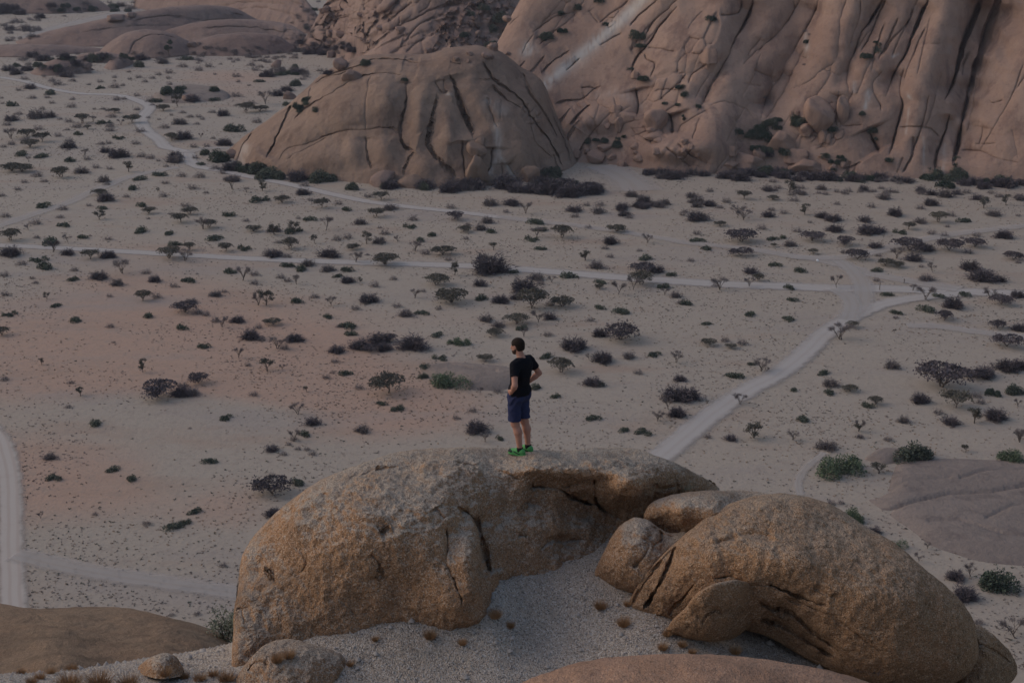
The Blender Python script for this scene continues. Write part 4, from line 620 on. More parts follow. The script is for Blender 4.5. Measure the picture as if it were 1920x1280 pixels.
add(.336, 0, 0, parse("""138,445,45,d 290,455,45,d 320,475,65,d 170,495,70,d 245,428,30,d 375,430,80,d 495,410,40,d 405,455,40,d 285,525,75,g 105,507,35,d 180,550,50,d 265,548,35,d 405,558,35,d 290,578,35,d 10,550,25,d 15,580,25,g 60,590,80,g 105,640,50,d 398,600,55,d 235,612,35,d
495,475,28,d 560,460,38,d 555,495,45,g 640,490,60,d 685,480,30,d 640,435,30,d 640,455,20,d 720,405,30,d 725,445,30,d 775,435,40,d 810,460,35,d 850,440,35,d 885,420,40,d 770,375,75,G 945,410,50,d 940,440,35,d 910,355,80,d 1040,335,70,g 1020,375,60,d 1110,395,50,d 1165,375,50,d 948,475,32,d
765,537,40,d 650,560,45,d 692,555,35,d 1200,418,25,d 1320,430,55,d 1330,460,30,d 1452,458,45,g 1565,420,55,g 1425,395,45,d 1690,445,40,g 1640,480,80,G 1600,510,70,D 1320,540,60,D 1390,480,25,d 1405,578,45,d 1550,535,80,D 940,520,150,G 1020,500,60,g 1205,510,60,G 1205,560,50,g 880,570,60,g 840,570,60,d 990,595,60,t
910,618,50,a 850,590,30,d 1070,560,80,D 1060,655,45,g 1020,632,40,d 957,645,25,d 1185,630,45,d 1243,645,80,D 1375,628,75,a 1453,622,60,a 1325,590,35,d 1480,580,60,b 1435,685,55,d 1110,655,40,d 1130,668,30,d 985,678,40,d 1005,693,80,d 888,670,25,d 828,660,28,d 1100,695,35,d 918,715,65,d 1290,730,130,G
785,737,60,d 755,650,40,d 738,685,65,a 765,615,40,d 600,620,35,d 573,612,35,d 528,612,25,d 640,630,45,a 520,680,25,b 625,655,60,d 582,690,60,g 675,700,30,b 457,688,70,a 385,682,45,d 337,668,30,d 205,660,120,d 280,655,70,d 65,675,70,d 40,700,60,d 615,708,50,d 613,732,65,d 430,712,60,d 488,722,35,a 375,727,35,d
433,752,50,g 325,762,45,d 150,762,80,a 215,724,60,d 65,775,80,b 145,785,60,d 235,792,80,a 170,820,80,a 65,808,50,d 18,822,40,d 385,793,60,d 385,825,95,D 380,838,30,d 660,775,55,g 565,807,45,d 608,802,35,d 590,850,70,d 660,875,130,D 757,805,50,d 1025,775,110,D 957,785,55,a 1082,823,45,g 1155,820,40,d 1190,775,30,d
1255,810,70,D 1120,770,20,b 980,880,80,D 975,905,120,d 885,900,30,d 790,875,60,d 840,885,60,d 125,865,90,g 230,880,75,g 387,900,80,g 487,892,45,d 475,870,30,b 120,960,110,a 65,955,90,a 160,905,25,b 457,965,95,d 340,990,90,a 248,1015,45,d 207,985,60,d 537,938,45,d 613,945,40,g 718,960,60,t 580,1015,70,d 597,1033,40,d
928,932,30,d 1123,920,55,g 1090,885,40,d 880,980,80,g 780,1005,70,g 923,1025,50,D 1015,985,50,d 1115,990,65,d 1300,1010,70,D 1295,1055,60,b 1200,945,60,d 1245,970,40,d 137,1020,40,d 735,1060,60,g 880,1070,20,t 912,1097,50,d 1075,1055,60,d 1150,1078,35,d 1465,1065,70,t 1375,1075,25,b 100,1060,40,d 10,1095,40,d
555,1090,60,a 590,1120,95,D 705,1100,40,d 240,1155,95,g 497,1150,35,d 570,1165,50,g 333,1215,45,D 350,1170,60,d 30,1210,60,d 555,1225,75,t 360,1260,70,g 795,1153,55,g 1037,1153,65,d 837,1190,50,a 955,1198,30,d 1065,1195,60,a 1008,1240,80,a 828,1222,25,d 1267,1205,65,g 1450,1122,100,g 1575,1130,65,a 1690,1085,80,D
1735,1120,40,d 1795,1160,70,a 1700,1040,60,d 1890,1140,50,d 1665,1220,30,d 1730,1228,80,g 1373,1235,45,g 1410,1290,60,a 1160,1270,60,a 1640,1295,90,g 1530,1290,90,d 1820,1285,60,b 200,1250,60,d 790,1295,90,g
1200,900,150,G 1290,950,120,D 1400,960,100,D 1480,990,170,G 1560,1000,120,G 1660,1008,130,D 1760,1010,170,G 1850,1010,130,G 1150,860,90,G"""))
add(.336, 0, 400, parse("""65,150,95,a 60,235,120,D 205,138,40,d 270,168,120,g 158,92,30,b 380,160,40,b 455,137,60,g 503,127,20,d 605,147,45,g 948,117,50,g 980,175,75,g 1055,205,50,a 1195,145,95,g 1133,88,60,b 1530,120,90,t 1643,105,90,t 1755,165,40,t 1550,165,40,g 1620,195,90,a 1262,210,70,a 1360,203,70,g 1525,240,110,D 1600,245,60,d
1840,240,120,D 1880,150,60,d 1720,290,80,d 1830,320,90,d 1600,298,60,g 1685,317,95,g 1280,330,70,g 1885,355,50,g 945,250,105,a 1030,265,75,b 505,255,100,a 605,245,80,D 295,215,60,b 380,230,90,d 212,265,85,g 120,285,60,d 262,305,110,g 25,350,60,d 180,365,30,d 198,390,35,d 415,320,45,d 685,335,100,b 400,375,60,g
555,365,95,D 655,400,75,d 815,335,60,D 865,380,80,D 1055,380,75,g 970,410,50,d 1100,340,20,d 1355,375,60,b 1420,395,50,d 1420,345,60,d 1565,360,60,d 1605,380,50,d 1655,395,40,b 30,458,55,d 262,478,35,t 612,465,35,d 312,517,55,g 50,568,55,g 412,600,80,g 615,635,50,d 828,578,60,g 800,485,70,a 875,472,60,d
1030,550,115,A 1065,500,70,d 1105,560,60,d 1150,570,50,d 1205,460,75,d 1253,440,35,d 1485,512,115,t 1440,512,60,b 1657,495,70,g 1755,470,65,d 1850,515,50,b 1835,580,60,g 1010,640,80,g 1325,605,80,D 1205,605,60,d 1240,635,60,b 1520,620,80,a 1443,640,50,d 1400,697,115,D 1460,710,50,d 1645,710,105,D 1545,755,75,b 1585,755,60,d
1880,775,80,D 1890,635,40,g 1140,747,60,g 635,722,25,d 10,680,60,a 232,845,35,t 797,885,60,t 1330,805,40,b 1490,880,110,t 1385,850,35,d 1575,870,25,b 1105,945,105,A 890,1020,170,A 1010,1015,120,D 1075,1010,100,d 1022,965,60,d 25,930,50,d 395,947,40,d 450,1018,50,t 380,1082,40,g 530,1183,80,g 1258,1145,75,g
1710,995,35,t 1665,1120,50,b 1745,1175,110,d 1705,1235,70,g 1640,1265,50,d 1870,830,50,d 1820,920,50,d 1415,1015,60,d 1895,890,20,g 1060,1200,20,d 1855,890,30,d"""))
add(.3907, 640, 330, parse("""130,102,55,d 190,115,50,a 235,160,75,d 20,165,50,g 170,195,60,a 345,212,55,d 90,230,75,d 525,155,55,d 545,208,70,A 605,238,35,d 328,248,45,g 700,225,65,d 670,258,60,d 720,270,50,g 210,280,50,d 185,250,25,d 120,325,75,t 182,322,65,d 270,315,25,b 375,312,60,g 430,285,45,g 30,298,50,d 597,303,35,d 590,268,50,a
490,378,90,a 730,355,40,t 515,405,40,d 680,400,75,d 55,352,45,a 215,425,110,a 125,380,25,d 355,360,50,b 405,375,45,d 70,415,50,b 940,228,85,g 790,175,35,d 885,180,40,b 715,140,85,d 820,140,80,D 960,262,65,g 940,295,50,b 912,310,60,g 1055,295,90,a 1185,250,38,d 1318,268,85,a 1290,325,85,D 1225,440,80,d 1170,405,65,t
1265,350,40,d 1290,390,40,d 953,352,50,g 1430,360,30,g 1460,398,80,g 1465,320,40,b 1445,465,100,A 1515,460,80,d 1440,520,100,a 1590,478,40,g 1093,485,85,g 825,465,40,g 715,460,190,D 545,475,55,t 665,525,80,d 690,530,30,d 460,522,100,a 160,530,50,d 250,497,40,d 30,510,70,D 90,510,25,t 30,455,70,g 875,550,140,D 955,520,50,d
935,495,90,d 1010,510,30,b 915,632,125,a 840,590,70,d 765,605,90,D 1060,625,90,a 1000,620,45,d 672,590,75,g 530,605,130,a 130,602,105,D 352,585,40,b 392,555,30,d 268,628,50,d 468,640,35,d 68,640,45,d 310,670,85,d 388,660,65,g 695,695,80,d 838,710,100,a 945,700,60,b 1000,685,75,d 1240,512,50,g 1238,540,35,a 1330,565,70,b
1400,545,50,b 1548,535,65,g 1552,570,30,b 1605,580,60,d 1625,612,40,d 1243,635,55,g 1340,655,85,g 1240,765,80,D 1345,785,150,A 1195,695,40,d 740,765,75,a 755,722,65,d 868,735,60,g 876,770,30,b 992,765,50,d 465,765,55,g 35,725,85,g 50,760,50,g 90,825,100,D 140,840,60,A 180,800,110,D 205,835,80,D 235,790,50,A 345,825,150,D
560,805,90,B 475,878,50,g 690,885,55,a 985,872,65,g 1050,940,105,a 1115,830,130,D 1255,890,110,D 1380,872,60,d 1190,880,25,b 1500,860,65,g 1605,895,50,b 1425,948,45,d 1205,1000,110,d 1230,1000,70,g 20,950,50,g 225,1040,165,a 195,1095,50,g 272,1120,80,g 85,1020,50,d 665,1050,30,b 750,1035,50,d 630,1130,50,d 1022,1062,50,g
935,1020,50,g 650,1225,120,D 760,1262,40,g 550,1165,35,d 100,1225,80,d 1208,1165,70,g 1358,1222,55,g 1450,1230,80,g 1515,1175,60,b 1600,1070,150,D 1610,1150,90,D 1570,1120,40,b 1625,980,60,d 690,1275,40,b 395,920,45,g"""))
add(.3907, 1280, 330, parse("""45,103,60,d 130,75,40,d 210,127,50,d 265,190,70,b 150,145,35,d 295,110,50,a 432,115,40,a 455,60,45,d 515,80,70,t 535,120,55,d 570,60,40,d 585,185,60,t 485,180,45,d 425,165,40,d 410,195,60,d 70,210,110,D 10,175,40,d 180,240,40,a 68,280,45,d 68,313,70,g 280,315,120,A 550,268,50,d 380,255,50,d 290,210,70,b
480,300,40,g 515,335,60,d 430,305,45,g 435,340,25,a 625,310,95,A 610,225,25,d 670,200,60,D 730,265,90,D 720,215,80,D 780,330,75,A 780,370,50,d 625,375,30,a 830,400,90,A 925,345,80,d 890,275,110,D 950,270,60,d 875,220,60,d 1020,190,90,D 965,110,60,d 905,150,45,d 740,137,35,d 1190,140,70,D 1140,158,50,d 1260,100,90,d
1230,222,65,a 1140,225,60,d 1288,192,50,d 1350,220,65,g 1445,155,70,t 1550,140,40,t 1492,190,80,d 1610,192,30,g 1540,295,95,D 1410,290,45,d 1255,290,45,d 1270,245,25,d 1340,300,25,g 1195,280,50,d 1045,275,50,g 1085,255,45,a 1080,355,120,A 1175,358,60,D 1285,360,105,A 1110,405,90,d 1025,395,55,b 940,385,35,g 1400,340,90,A
1370,370,60,d 1580,400,75,A 1610,418,30,g 1380,450,110,D 1440,500,130,D 1520,505,80,d 1170,500,80,d 1200,460,40,b 1145,437,30,d 975,430,55,a 1030,438,50,a 930,460,55,g 930,505,38,g 443,430,60,g 325,465,80,d 288,382,85,A 120,352,55,g 38,408,40,d 565,458,65,g 365,502,40,a 318,530,40,b 155,530,35,d 178,545,75,b 515,540,55,g
520,597,45,g 740,537,50,b 985,572,50,g 1345,572,55,g 1165,595,85,b 1235,580,50,g 1105,552,25,b 1300,630,110,D 1180,650,105,g 1255,690,80,A 1470,585,70,b 1525,615,95,A 1605,580,80,D 20,615,55,g 320,665,60,g 510,690,65,g 115,710,40,g 1020,660,55,g 1023,682,35,g 810,725,45,a 765,785,110,b 1015,752,20,t 125,810,60,a 203,793,45,d
232,825,40,a 285,808,60,d 1510,730,70,A 1615,740,80,D 1565,820,130,A 375,935,85,b 325,905,40,g 245,965,95,g 405,940,20,b 678,950,60,g 710,1005,100,d 803,1032,60,a 708,1043,60,g 530,1028,40,g 275,1095,50,b 1005,920,85,d 30,1070,120,D 880,1105,60,g 925,1095,50,a 585,1172,70,g 1240,1010,235,A 1310,1110,140,a 1400,970,90,A
1450,960,130,D 1560,930,140,D 1620,920,100,D 1480,1045,90,G 1580,1045,110,G 1410,1060,60,d 1140,1085,95,D 1430,1090,50,d 1060,1180,70,d 1400,1185,100,t 1500,1165,120,D 1285,1190,100,d 1225,1140,60,d 845,1225,40,b 525,1265,45,b 340,1255,130,t 230,1265,65,d 120,1255,40,d 1615,1270,50,b 850,1255,40,d 1610,1105,30,b"""))
add(.3907, 0, 780, parse("""1305,165,85,d 1360,185,40,d 1410,120,45,b 1385,138,30,d 1430,160,35,d 1475,163,35,g 1500,185,40,d 240,203,65,d 1015,218,75,g 540,263,62,g 258,298,65,g 638,305,60,g 1435,325,80,g 1310,370,160,A 1305,290,40,d 1315,475,90,D 935,463,90,g 838,530,100,g 880,515,50,g 1070,720,40,d 705,520,50,d 455,472,25,d 195,490,20,b 945,952,35,d 825,955,30,d"""))
add(.3437, 1400, 760, parse("""610,140,50,t 620,175,40,d 440,235,110,d 520,360,240,B 720,370,110,t 1195,255,45,t 940,290,250,G 1430,295,170,B 1487,200,50,b 460,540,60,d 515,535,40,d 585,630,140,B 690,700,80,D 800,785,140,B 940,850,40,b 985,780,30,b 1140,945,120,D 1190,1050,150,D 1380,980,260,G 1220,930,60,b 1265,1190,60,d 1470,1270,160,b 770,190,60,d"""))
NL = len(PL)
# belts of brush: at the foot of the rocks and far left
def belt(cx, cy, rx, ry, n, kinds, w0, w1):
    for _ in range(n):
        a, b = RW.gauss(0, .5), RW.gauss(0, .5)
        if abs(a) < 1.3 and abs(b) < 1.3: PL.append((cx + a * rx, cy + b * ry, RW.uniform(w0, w1), RW.choice(kinds)))
belt(900, 354, 90, 6, 13, 'DDd', 28, 62); belt(1010, 356, 80, 8, 12, 'DdG', 26, 56); belt(760, 352, 80, 4, 8, 'DGd', 22, 44); belt(480, 322, 60, 6, 6, 'GG', 40, 60); belt(1090, 362, 60, 10, 10, 'DDA', 40, 60)
belt(1020, 330, 40, 8, 5, 'GG', 34, 46); belt(1250, 330, 90, 7, 12, 'Dd', 22, 40); belt(1420, 330, 110, 7, 20, 'DDG', 24, 44); belt(1560, 338, 90, 6, 14, 'DDG', 22, 40); belt(1680, 340, 80, 5, 10, 'Dd', 20, 34); belt(1850, 348, 100, 7, 16, 'DDG', 24, 46); belt(1780, 335, 30, 5, 4, 'G', 34, 50)
belt(1425, 255, 34, 16, 14, 'G', 24, 40); belt(1470, 232, 34, 10, 8, 'G', 24, 36); belt(1440, 290, 50, 14, 8, 'GD', 24, 38); belt(1580, 300, 50, 20, 7, 'G', 16, 26); belt(1200, 390, 200, 24, 26, 'dDd', 18, 34); belt(1600, 362, 300, 10, 34, 'dd', 14, 26); belt(1130, 270, 40, 10, 6, 'G', 18, 26)
belt(580, 45, 26, 50, 34, 'DdG', 10, 22); belt(460, 96, 140, 8, 22, 'Dd', 9, 18); belt(590, 95, 70, 14, 30, 'Dd', 14, 30); belt(540, 135, 60, 14, 24, 'DdG', 14, 28); belt(120, 112, 160, 5, 26, 'DG', 18, 34); belt(40, 60, 60, 24, 40, 'ddD', 10, 24); belt(180, 18, 120, 12, 34, 'DdG', 12, 26); belt(90, 130, 90, 8, 20, 'GDd', 16, 30); belt(330, 110, 200, 14, 36, 'dDd', 10, 20); belt(480, 110, 80, 14, 20, 'dD', 12, 22)
belt(20, 25, 60, 10, 16, 'D', 20, 34); belt(560, 200, 40, 14, 8, 'G', 18, 30); belt(1880, 372, 90, 8, 8, 'd', 18, 28)
PL.append((841, 722, 62, 'B')); PL.append((797, 708, 22, 'G'))
for x, y, w_ in [(760, 151, 17), (762, 158, 14), (688, 122, 26), (770, 112, 12), (940, 40, 40), (925, 60, 30), (925, 88, 34), (905, 18, 30), (880, 30, 24), (870, 68, 26), (1054, 28, 22), (1085, 18, 24), (1120, 4, 26), (1030, 72, 28), (1018, 76, 22), (1052, 60, 24), (1135, 48, 18), (1195, 72, 36), (1205, 88, 30), (1185, 60, 16), (1185, 132, 18), (1210, 150, 26),
                 (1330, 38, 26), (1275, 165, 22), (1282, 180, 26), (1270, 198, 22), (1308, 202, 16), (1245, 195, 16), (1258, 245, 14), (1432, 184, 15), (1512, 80, 16), (1508, 122, 10), (1518, 66, 12), (1510, 60, 12), (1640, 100, 30), (1628, 108, 26), (1642, 80, 16), (1640, 248, 26), (1642, 262, 22), (1616, 215, 16), (1665, 302, 22), (1790, 290, 14), (1792, 300, 18), (1160, 262, 18), (1172, 258, 16), (1795, 332, 50), (1560, 245, 22), (1530, 245, 16)]:
    PL.append((x, y, w_, 'G' if w_ > 13 else 'g'))
PL.append((1650, 92, 18, 't')); PL.append((317, 106, 22, 'T')); PL.append((1282, 232, 14, 'T')); PL.append((1790, 318, 14, 'T'))
LM = [((975, 740), 'the standing man'), ((1612, 540), 'the road junction'), ((880, 708), 'the grey outcrop left of the man'), ((100, 470), 'the left end of the middle road'), ((500, 487), 'the middle road at left'), ((920, 500), 'the middle road at centre'), ((1300, 530), 'the middle road at right'),
      ((1400, 725), 'the diagonal road'), ((20, 950), 'the rutted road at the left edge'), ((270, 1078), 'the faint lower-left track'), ((700, 850), 'the boulder top left of the man'), ((500, 980), 'the left shoulder of the big boulder'), ((1340, 905), 'the right end of the big boulder'), ((1780, 960), 'the bare outcrop at the right edge'),
      ((1780, 1150), 'the leaning boulder flank'), ((1850, 550), 'the road leaving at the right edge'), ((1800, 440), 'the upper right track'), ((1150, 430), 'the upper faint track'), ((750, 385), 'the upper road below the dome'), ((480, 320), 'the left toe of the dome'), ((353, 290), 'the small road fork left of the dome'),
      ((275, 215), 'the bend of the upper left road'), ((60, 155), 'the far left end of the upper road'), ((120, 385), 'the faint track at upper left'), ((350, 180), 'the low outcrop beyond the road bend'), ((280, 85), 'the humped far-left slab'), ((520, 80), 'the foot of the back ridge'), ((100, 40), 'the distant sandy flat at top left'),
      ((950, 350), 'the dark foot of the dome'), ((760, 130), 'the crown of the dome'), ((1180, 335), 'the pale sand patch at the cliff foot'), ((1200, 80), 'the white streak on the cliff'), ((1300, 180), 'the fractured part of the cliff'), ((1450, 250), 'the thicket at the cliff foot'), ((1640, 200), 'the narrow cliff flutes'), ((1790, 250), 'the black cleft in the cliff'),
      ((910, 60), 'the scree slope of the back ridge'), ((1450, 330), 'the brush line under the cliff'), ((1750, 345), 'the right end of the brush line'), ((60, 620), 'the red sand at the left edge'), ((330, 720), 'the open sand left of the man'), ((600, 620), 'the open plain left of the man'), ((1200, 640), 'the open plain right of the man'), ((1750, 720), 'the dark acacias at the right edge'), ((1450, 400), 'the upper right plain')]
ORD = ['nearest', 'second-nearest', 'third-nearest', 'fourth-nearest', 'fifth-nearest', 'sixth-nearest', 'seventh-nearest', 'eighth-nearest', 'ninth-nearest', 'tenth-nearest'] + ['%s-nearest' % k for k in 'eleventh twelfth thirteenth fourteenth fifteenth sixteenth seventeenth eighteenth nineteenth twentieth'.split()] + ['twenty-%s-nearest' % k for k in 'first second third fourth fifth sixth seventh eighth ninth'.split()] + ['far-off'] * 60
cells = {}
for i, (x, y, w_, k) in enumerate(PL):
    j = min(range(len(LM)), key=lambda q: (LM[q][0][0] - x) ** 2 + (2.2 * (LM[q][0][1] - y)) ** 2); dx, dy = x - LM[j][0][0], 2.2 * (y - LM[j][0][1])
    dr = ('right of' if dx > 0 else 'left of') if abs(dx) > abs(dy) else ('in front of' if dy > 0 else 'behind')
    cells.setdefault((k, j, dr), []).append((math.hypot(dx, dy), i))
LAB = {}
for (k, j, dr), l in cells.items():
    l.sort()
    for n, (_, i) in enumerate(l): LAB[i] = '%s, %s%s %s' % (LOOK[k], '' if len(l) == 1 else ORD[n] + ' ', dr, LM[j][1])
GRP = dict(acacia_tree='acacias scattered over the desert plain', bare_tree='leafless trees scattered over the desert plain', leafy_tree='small leafy trees on the desert plain', thorn_shrub='grey thorn shrubs scattered over the desert plain', green_shrub='green shrubs on the desert plain and the rocks')
byname = {}
for i, p in enumerate(PL): byname.setdefault(KIND[p[3]][0], []).append(i)
single = set()
for nm, l in byname.items(): single |= set(sorted(l, key=lambda i: -PL[i][2])[:298])
SV, SF, so = [], [], 0; FAR = [b[0] for b in BVS if b[0] not in ('boulder', 'gravel_ground')]
UP = []
for i, (x, y, w_, k) in enumerate(PL):
    nm, cat, var = KIND[k]; p, nrm, on, _ = hit(x, y, only=FAR); d = float(to_px(np.array(p))[2]); wm = w_ * d / F * (1.08 + .34 * min(1, max(0, (30 - w_) / 12)) if i < NL else 1.08)
    if any((p.x - q[0]) ** 2 + (p.y - q[1]) ** 2 < (.28 * (wm + q[2])) ** 2 for q in UP) and i >= NL: wm *= .8
    UP.append((p.x, p.y, wm)); rz = random.uniform(0, 6.28); sx = wm * random.uniform(.95, 1.08); sz = wm * random.uniform(.75, 1.0) * (1.25 if k in 'bt' and w_ < 22 else 1.)
    sz *= {'g': 1.05, 'd': 1.15, 'a': 1.1, 'A': 1.05}.get(k, 1.)
    v = var[random.randrange(len(var))]; p = p + Vector((0, 0, -.03 * wm))
    if i in single:
        if isinstance(v, tuple):
            root = bpy.data.objects.new(nm, None); COL.objects.link(root); root.empty_display_size = .1
            link('trunk', v[0], root); link('crown', v[1], root)
        else: root = link(nm, v)
        root.location = p; root.rotation_euler = (0, 0, rz); root.scale = (sx, sx * random.uniform(.85, 1.15), sz); tag(root, LAB[i], cat, GRP[nm])
    else:
        me = CRO[random.randrange(3)]; a = np.empty(len(me.vertices) * 3, np.float32); me.vertices.foreach_get('co', a); a = a.reshape(-1, 3) * [sx, sx, sz] + np.array(p); SV.append(a); SF.append(np.arange(len(a)).reshape(-1, 3) + so); so += len(a)
if SV: tag(link('distant_brush', mesh('distant_brush', np.concatenate(SV), np.concatenate(SF), m_twg, False)), 'thin grey brush dotted over the farther parts of the plain', kind='stuff')
print('PLANTS', len(PL), {k: len(v) for k, v in byname.items()})
# small tufts and litter, uncountable
def litter(name, n, w0, w1, mat, seed, label, xmax=330, y0=100, y1=760, clump=.045):
    r = np.random.default_rng(seed); t = r.uniform(0, 1, n * 5); y = y0 + (y1 - y0) * t ** 1.35; x = r.uniform(-.42, .42, n * 5) * y; p = np.stack([x, y, x * 0], 1)
    road = np.zeros(len(x), bool)
    for c_, w_ in RD: road |= seg_dist(x, y, c_[::4])[0] < w_ * .8
    keep = ~road & ((fbm(p, clump, 3) + .25 * r.normal(size=len(x))) > .12); x, y = x[keep][:n], y[keep][:n]; m = len(x); sz = r.uniform(w0, w1, m) * (1 + (y - y0) / 900); K = 5
    c = np.repeat(np.stack([x, y, gz(x, y)], 1), K, 0); ss = np.repeat(sz, K); az = r.uniform(0, 6.28, m * K); d = np.stack([np.cos(az), np.sin(az), r.uniform(.25, 1., m * K)], 1); v, f = blades(c + np.c_[d[:, :2] * (ss * .1)[:, None], c[:, 2] * 0], d, ss * .5, ss * .34, r)
    tag(link(name, mesh(name, v, f, mat, False)), label, kind='stuff')
litter('dry_tufts', 48000, .10, .36, mat_leaf('dead_twig', (.15, .125, .11), (.24, .20, .17)), 3, 'tiny grey tufts and dead twigs littering the sand of the plain')
litter('green_tufts', 6000, .12, .42, m_grn, 4, 'tiny dark green plants littering the sand of the plain', clump=.02)
litter('straw_tufts', 26000, .12, .38, mat_leaf('dry_grass', (.24, .16, .10), (.36, .27, .19)), 5, 'tiny reddish dry grass tufts on the plain', clump=.03)
# ------------------------------------------------------------------ near plants
def near_tree():
    x, y = 412, 1204; d = 25.5; base = P3(x, y, d); r = np.random.default_rng(77); V, Fc, tips = [], [], []
    S_ = d / F; root = bpy.data.objects.new('leafy_tree', None); COL.objects.link(root); root.location = base.tolist()
    b0 = np.array([18 * S_, .0, -.25])
    for j in range(7):
        az = r.uniform(0, 6.28); q = b0 + np.array([r.uniform(-.8, .75) * 34 * S_ - 5 * S_, r.uniform(-.3, .3), r.uniform(48, 85) * S_]); m1 = b0 * .5 + q * .5 + r.normal(size=3) * .05; tube(V, Fc, b0, m1, .022, .014, 5); tube(V, Fc, m1, q, .014, .005, 4)
        for k in range(7): e = m1 + (q - m1) * r.uniform(.1, 1) + r.normal(size=3) * [.20, .16, .12] + [0, 0, .05]; tube(V, Fc, m1 + (q - m1) * r.uniform(.0, .9), e, .006, .003, 3); tips.append(e)
    tips = np.array(tips); c = tips[r.integers(0, len(tips), 2600)] + r.normal(size=(2600, 3)) * .055; v, f = leafcloud(c, .017, r)
    link('trunk', mesh('trunk', V, np.array(Fc), m_brk), root); link('crown', mesh('crown', v, f, m_pal, False), root); tag(root, 'pale feathery tree growing beside the left edge of the big boulder', 'tree')
near_tree()
def tuft(seed, n=420, mat=m_str):
    r = np.random.default_rng(seed); az = r.uniform(0, 6.28, n); d = np.stack([np.cos(az) * r.uniform(.1, .9, n), np.sin(az) * r.uniform(.1, .9, n), r.uniform(.5, 1, n)], 1); c = np.stack([np.cos(az), np.sin(az), az * 0], 1) * (r.uniform(0, .28, n))[:, None]
    v, f = blades(c, d, r.uniform(.35, .75, n), .02, r); return mesh('grass_tuft', v, f, mat, False)
TU = [tuft(s) for s in range(4)]
near = [((590, 1158), 'in front of the boulder face'), ((A2((1330, 945))[0]), 'at the right foot of the boulder face'), ((A2((1005, 1050))[0]), 'below the boulder face at its middle'), ((A2((1165, 1080))[0]), 'small, on the gravel right of the middle of the face'), ((A2((605, 1185))[0]), 'alone on the gravel left of centre'), ((A2((240, 1165))[0]), 'on the curved slab, left one of two'), ((A2((300, 1145))[0]), 'on the curved slab, right one of two'),
        ((A3((850, 985))[0]), 'on the gravel in front of the leaning boulder'), ((A3((1048, 1105))[0]), 'near the orange rock, left one of three'), ((A3((1145, 1090))[0]), 'near the orange rock, middle one of three'), ((A3((1195, 1125))[0]), 'near the orange rock, right one of three'), ((A3((1412, 1125))[0]), 'directly above the orange rock at right'),
        ((A3((735, 900))[0]), 'dark, on the open gravel at the centre'), ((A3((870, 885))[0]), 'at the left foot of the leaning boulder'), ((A3((285, 995))[0]), 'dark, on the gravel left of centre'), ((A2((730, 1060))[0]), 'short, close under the boulder face'), ((A3((1070, 1035))[0]), 'left of the rounded boulder under the leaning one')]
near = near[1:] if True else near
SZ = [30, 28, 20, 18, 30, 28, 30, 24, 20, 18, 26, 28, 18, 20, 16, 22]
for (q, l), s_ in zip(near, SZ):
    p, n_, on, _ = hit(q[0], q[1] + 3); d = float(to_px(np.array(p))[2]); o = link('grass_tuft', TU[random.randrange(4)]); w_ = s_ * d / F; o.scale = (w_, w_, w_ * 1.15); o.location = p; o.rotation_euler = (0, 0, random.uniform(0, 6)); tag(o, 'dry orange grass tuft ' + l, 'grass', 'dry grass tufts in the foreground')
for x, y, s_, l in [(75, 1272, 22, 'leftmost at the lower left corner'), (95, 1262, 20, 'second from the left at the lower left'), (130, 1285, 46, 'large blurred one at the bottom left edge'), (185, 1285, 50, 'largest blurred one at the bottom edge'), (135, 1255, 20, 'behind the large blurred ones'), (240, 1285, 40, 'right of the largest blurred one'), (310, 1264, 26, 'in front of the dark hump'), (345, 1270, 22, 'right of the dark hump'),
                    (375, 1274, 26, 'between the dark hump and the curved slab'), (400, 1266, 22, 'left of the curved slab'), (425, 1276, 34, 'touching the left end of the curved slab'), (40, 1262, 18, 'at the foot of the smooth brown rock'), (60, 1280, 22, 'in the very corner at lower left')]:
    p, n_, on, _ = hit(x, y); d = float(to_px(np.array(p))[2]); o = link('grass_tuft', TU[random.randrange(4)]); w_ = s_ * d / F; o.scale = (w_ * 1.15,) * 3; o.location = p - Vector((0, 0, w_ * .05)); o.rotation_euler = (0, 0, random.uniform(0, 6)); tag(o, 'dry orange grass tuft ' + l, 'grass', 'dry grass tufts in the foreground')
SPR = tuft(31, 26, m_pal); DTW = tuft(32, 60, m_twg)
for x, y, s_, me, l, nm in [(1283, 918, 46, SPR, 'thin pale sprig growing in the notch between the two big boulders', 'dry_sprig'), (1640, 1262, 50, DTW, 'tangle of dry twigs in the dark undercut of the leaning boulder', 'dry_sprig'), (1610, 1258, 34, DTW, 'smaller tangle of dry twigs left in the undercut of the leaning boulder', 'dry_sprig')]:
    p, n_, on, _ = hit(x, y); d = float(to_px(np.array(p))[2]); o = link(nm, me); w_ = s_ * d / F; o.scale = (w_ * .8,) * 3; o.location = p; tag(o, l, 'twigs')
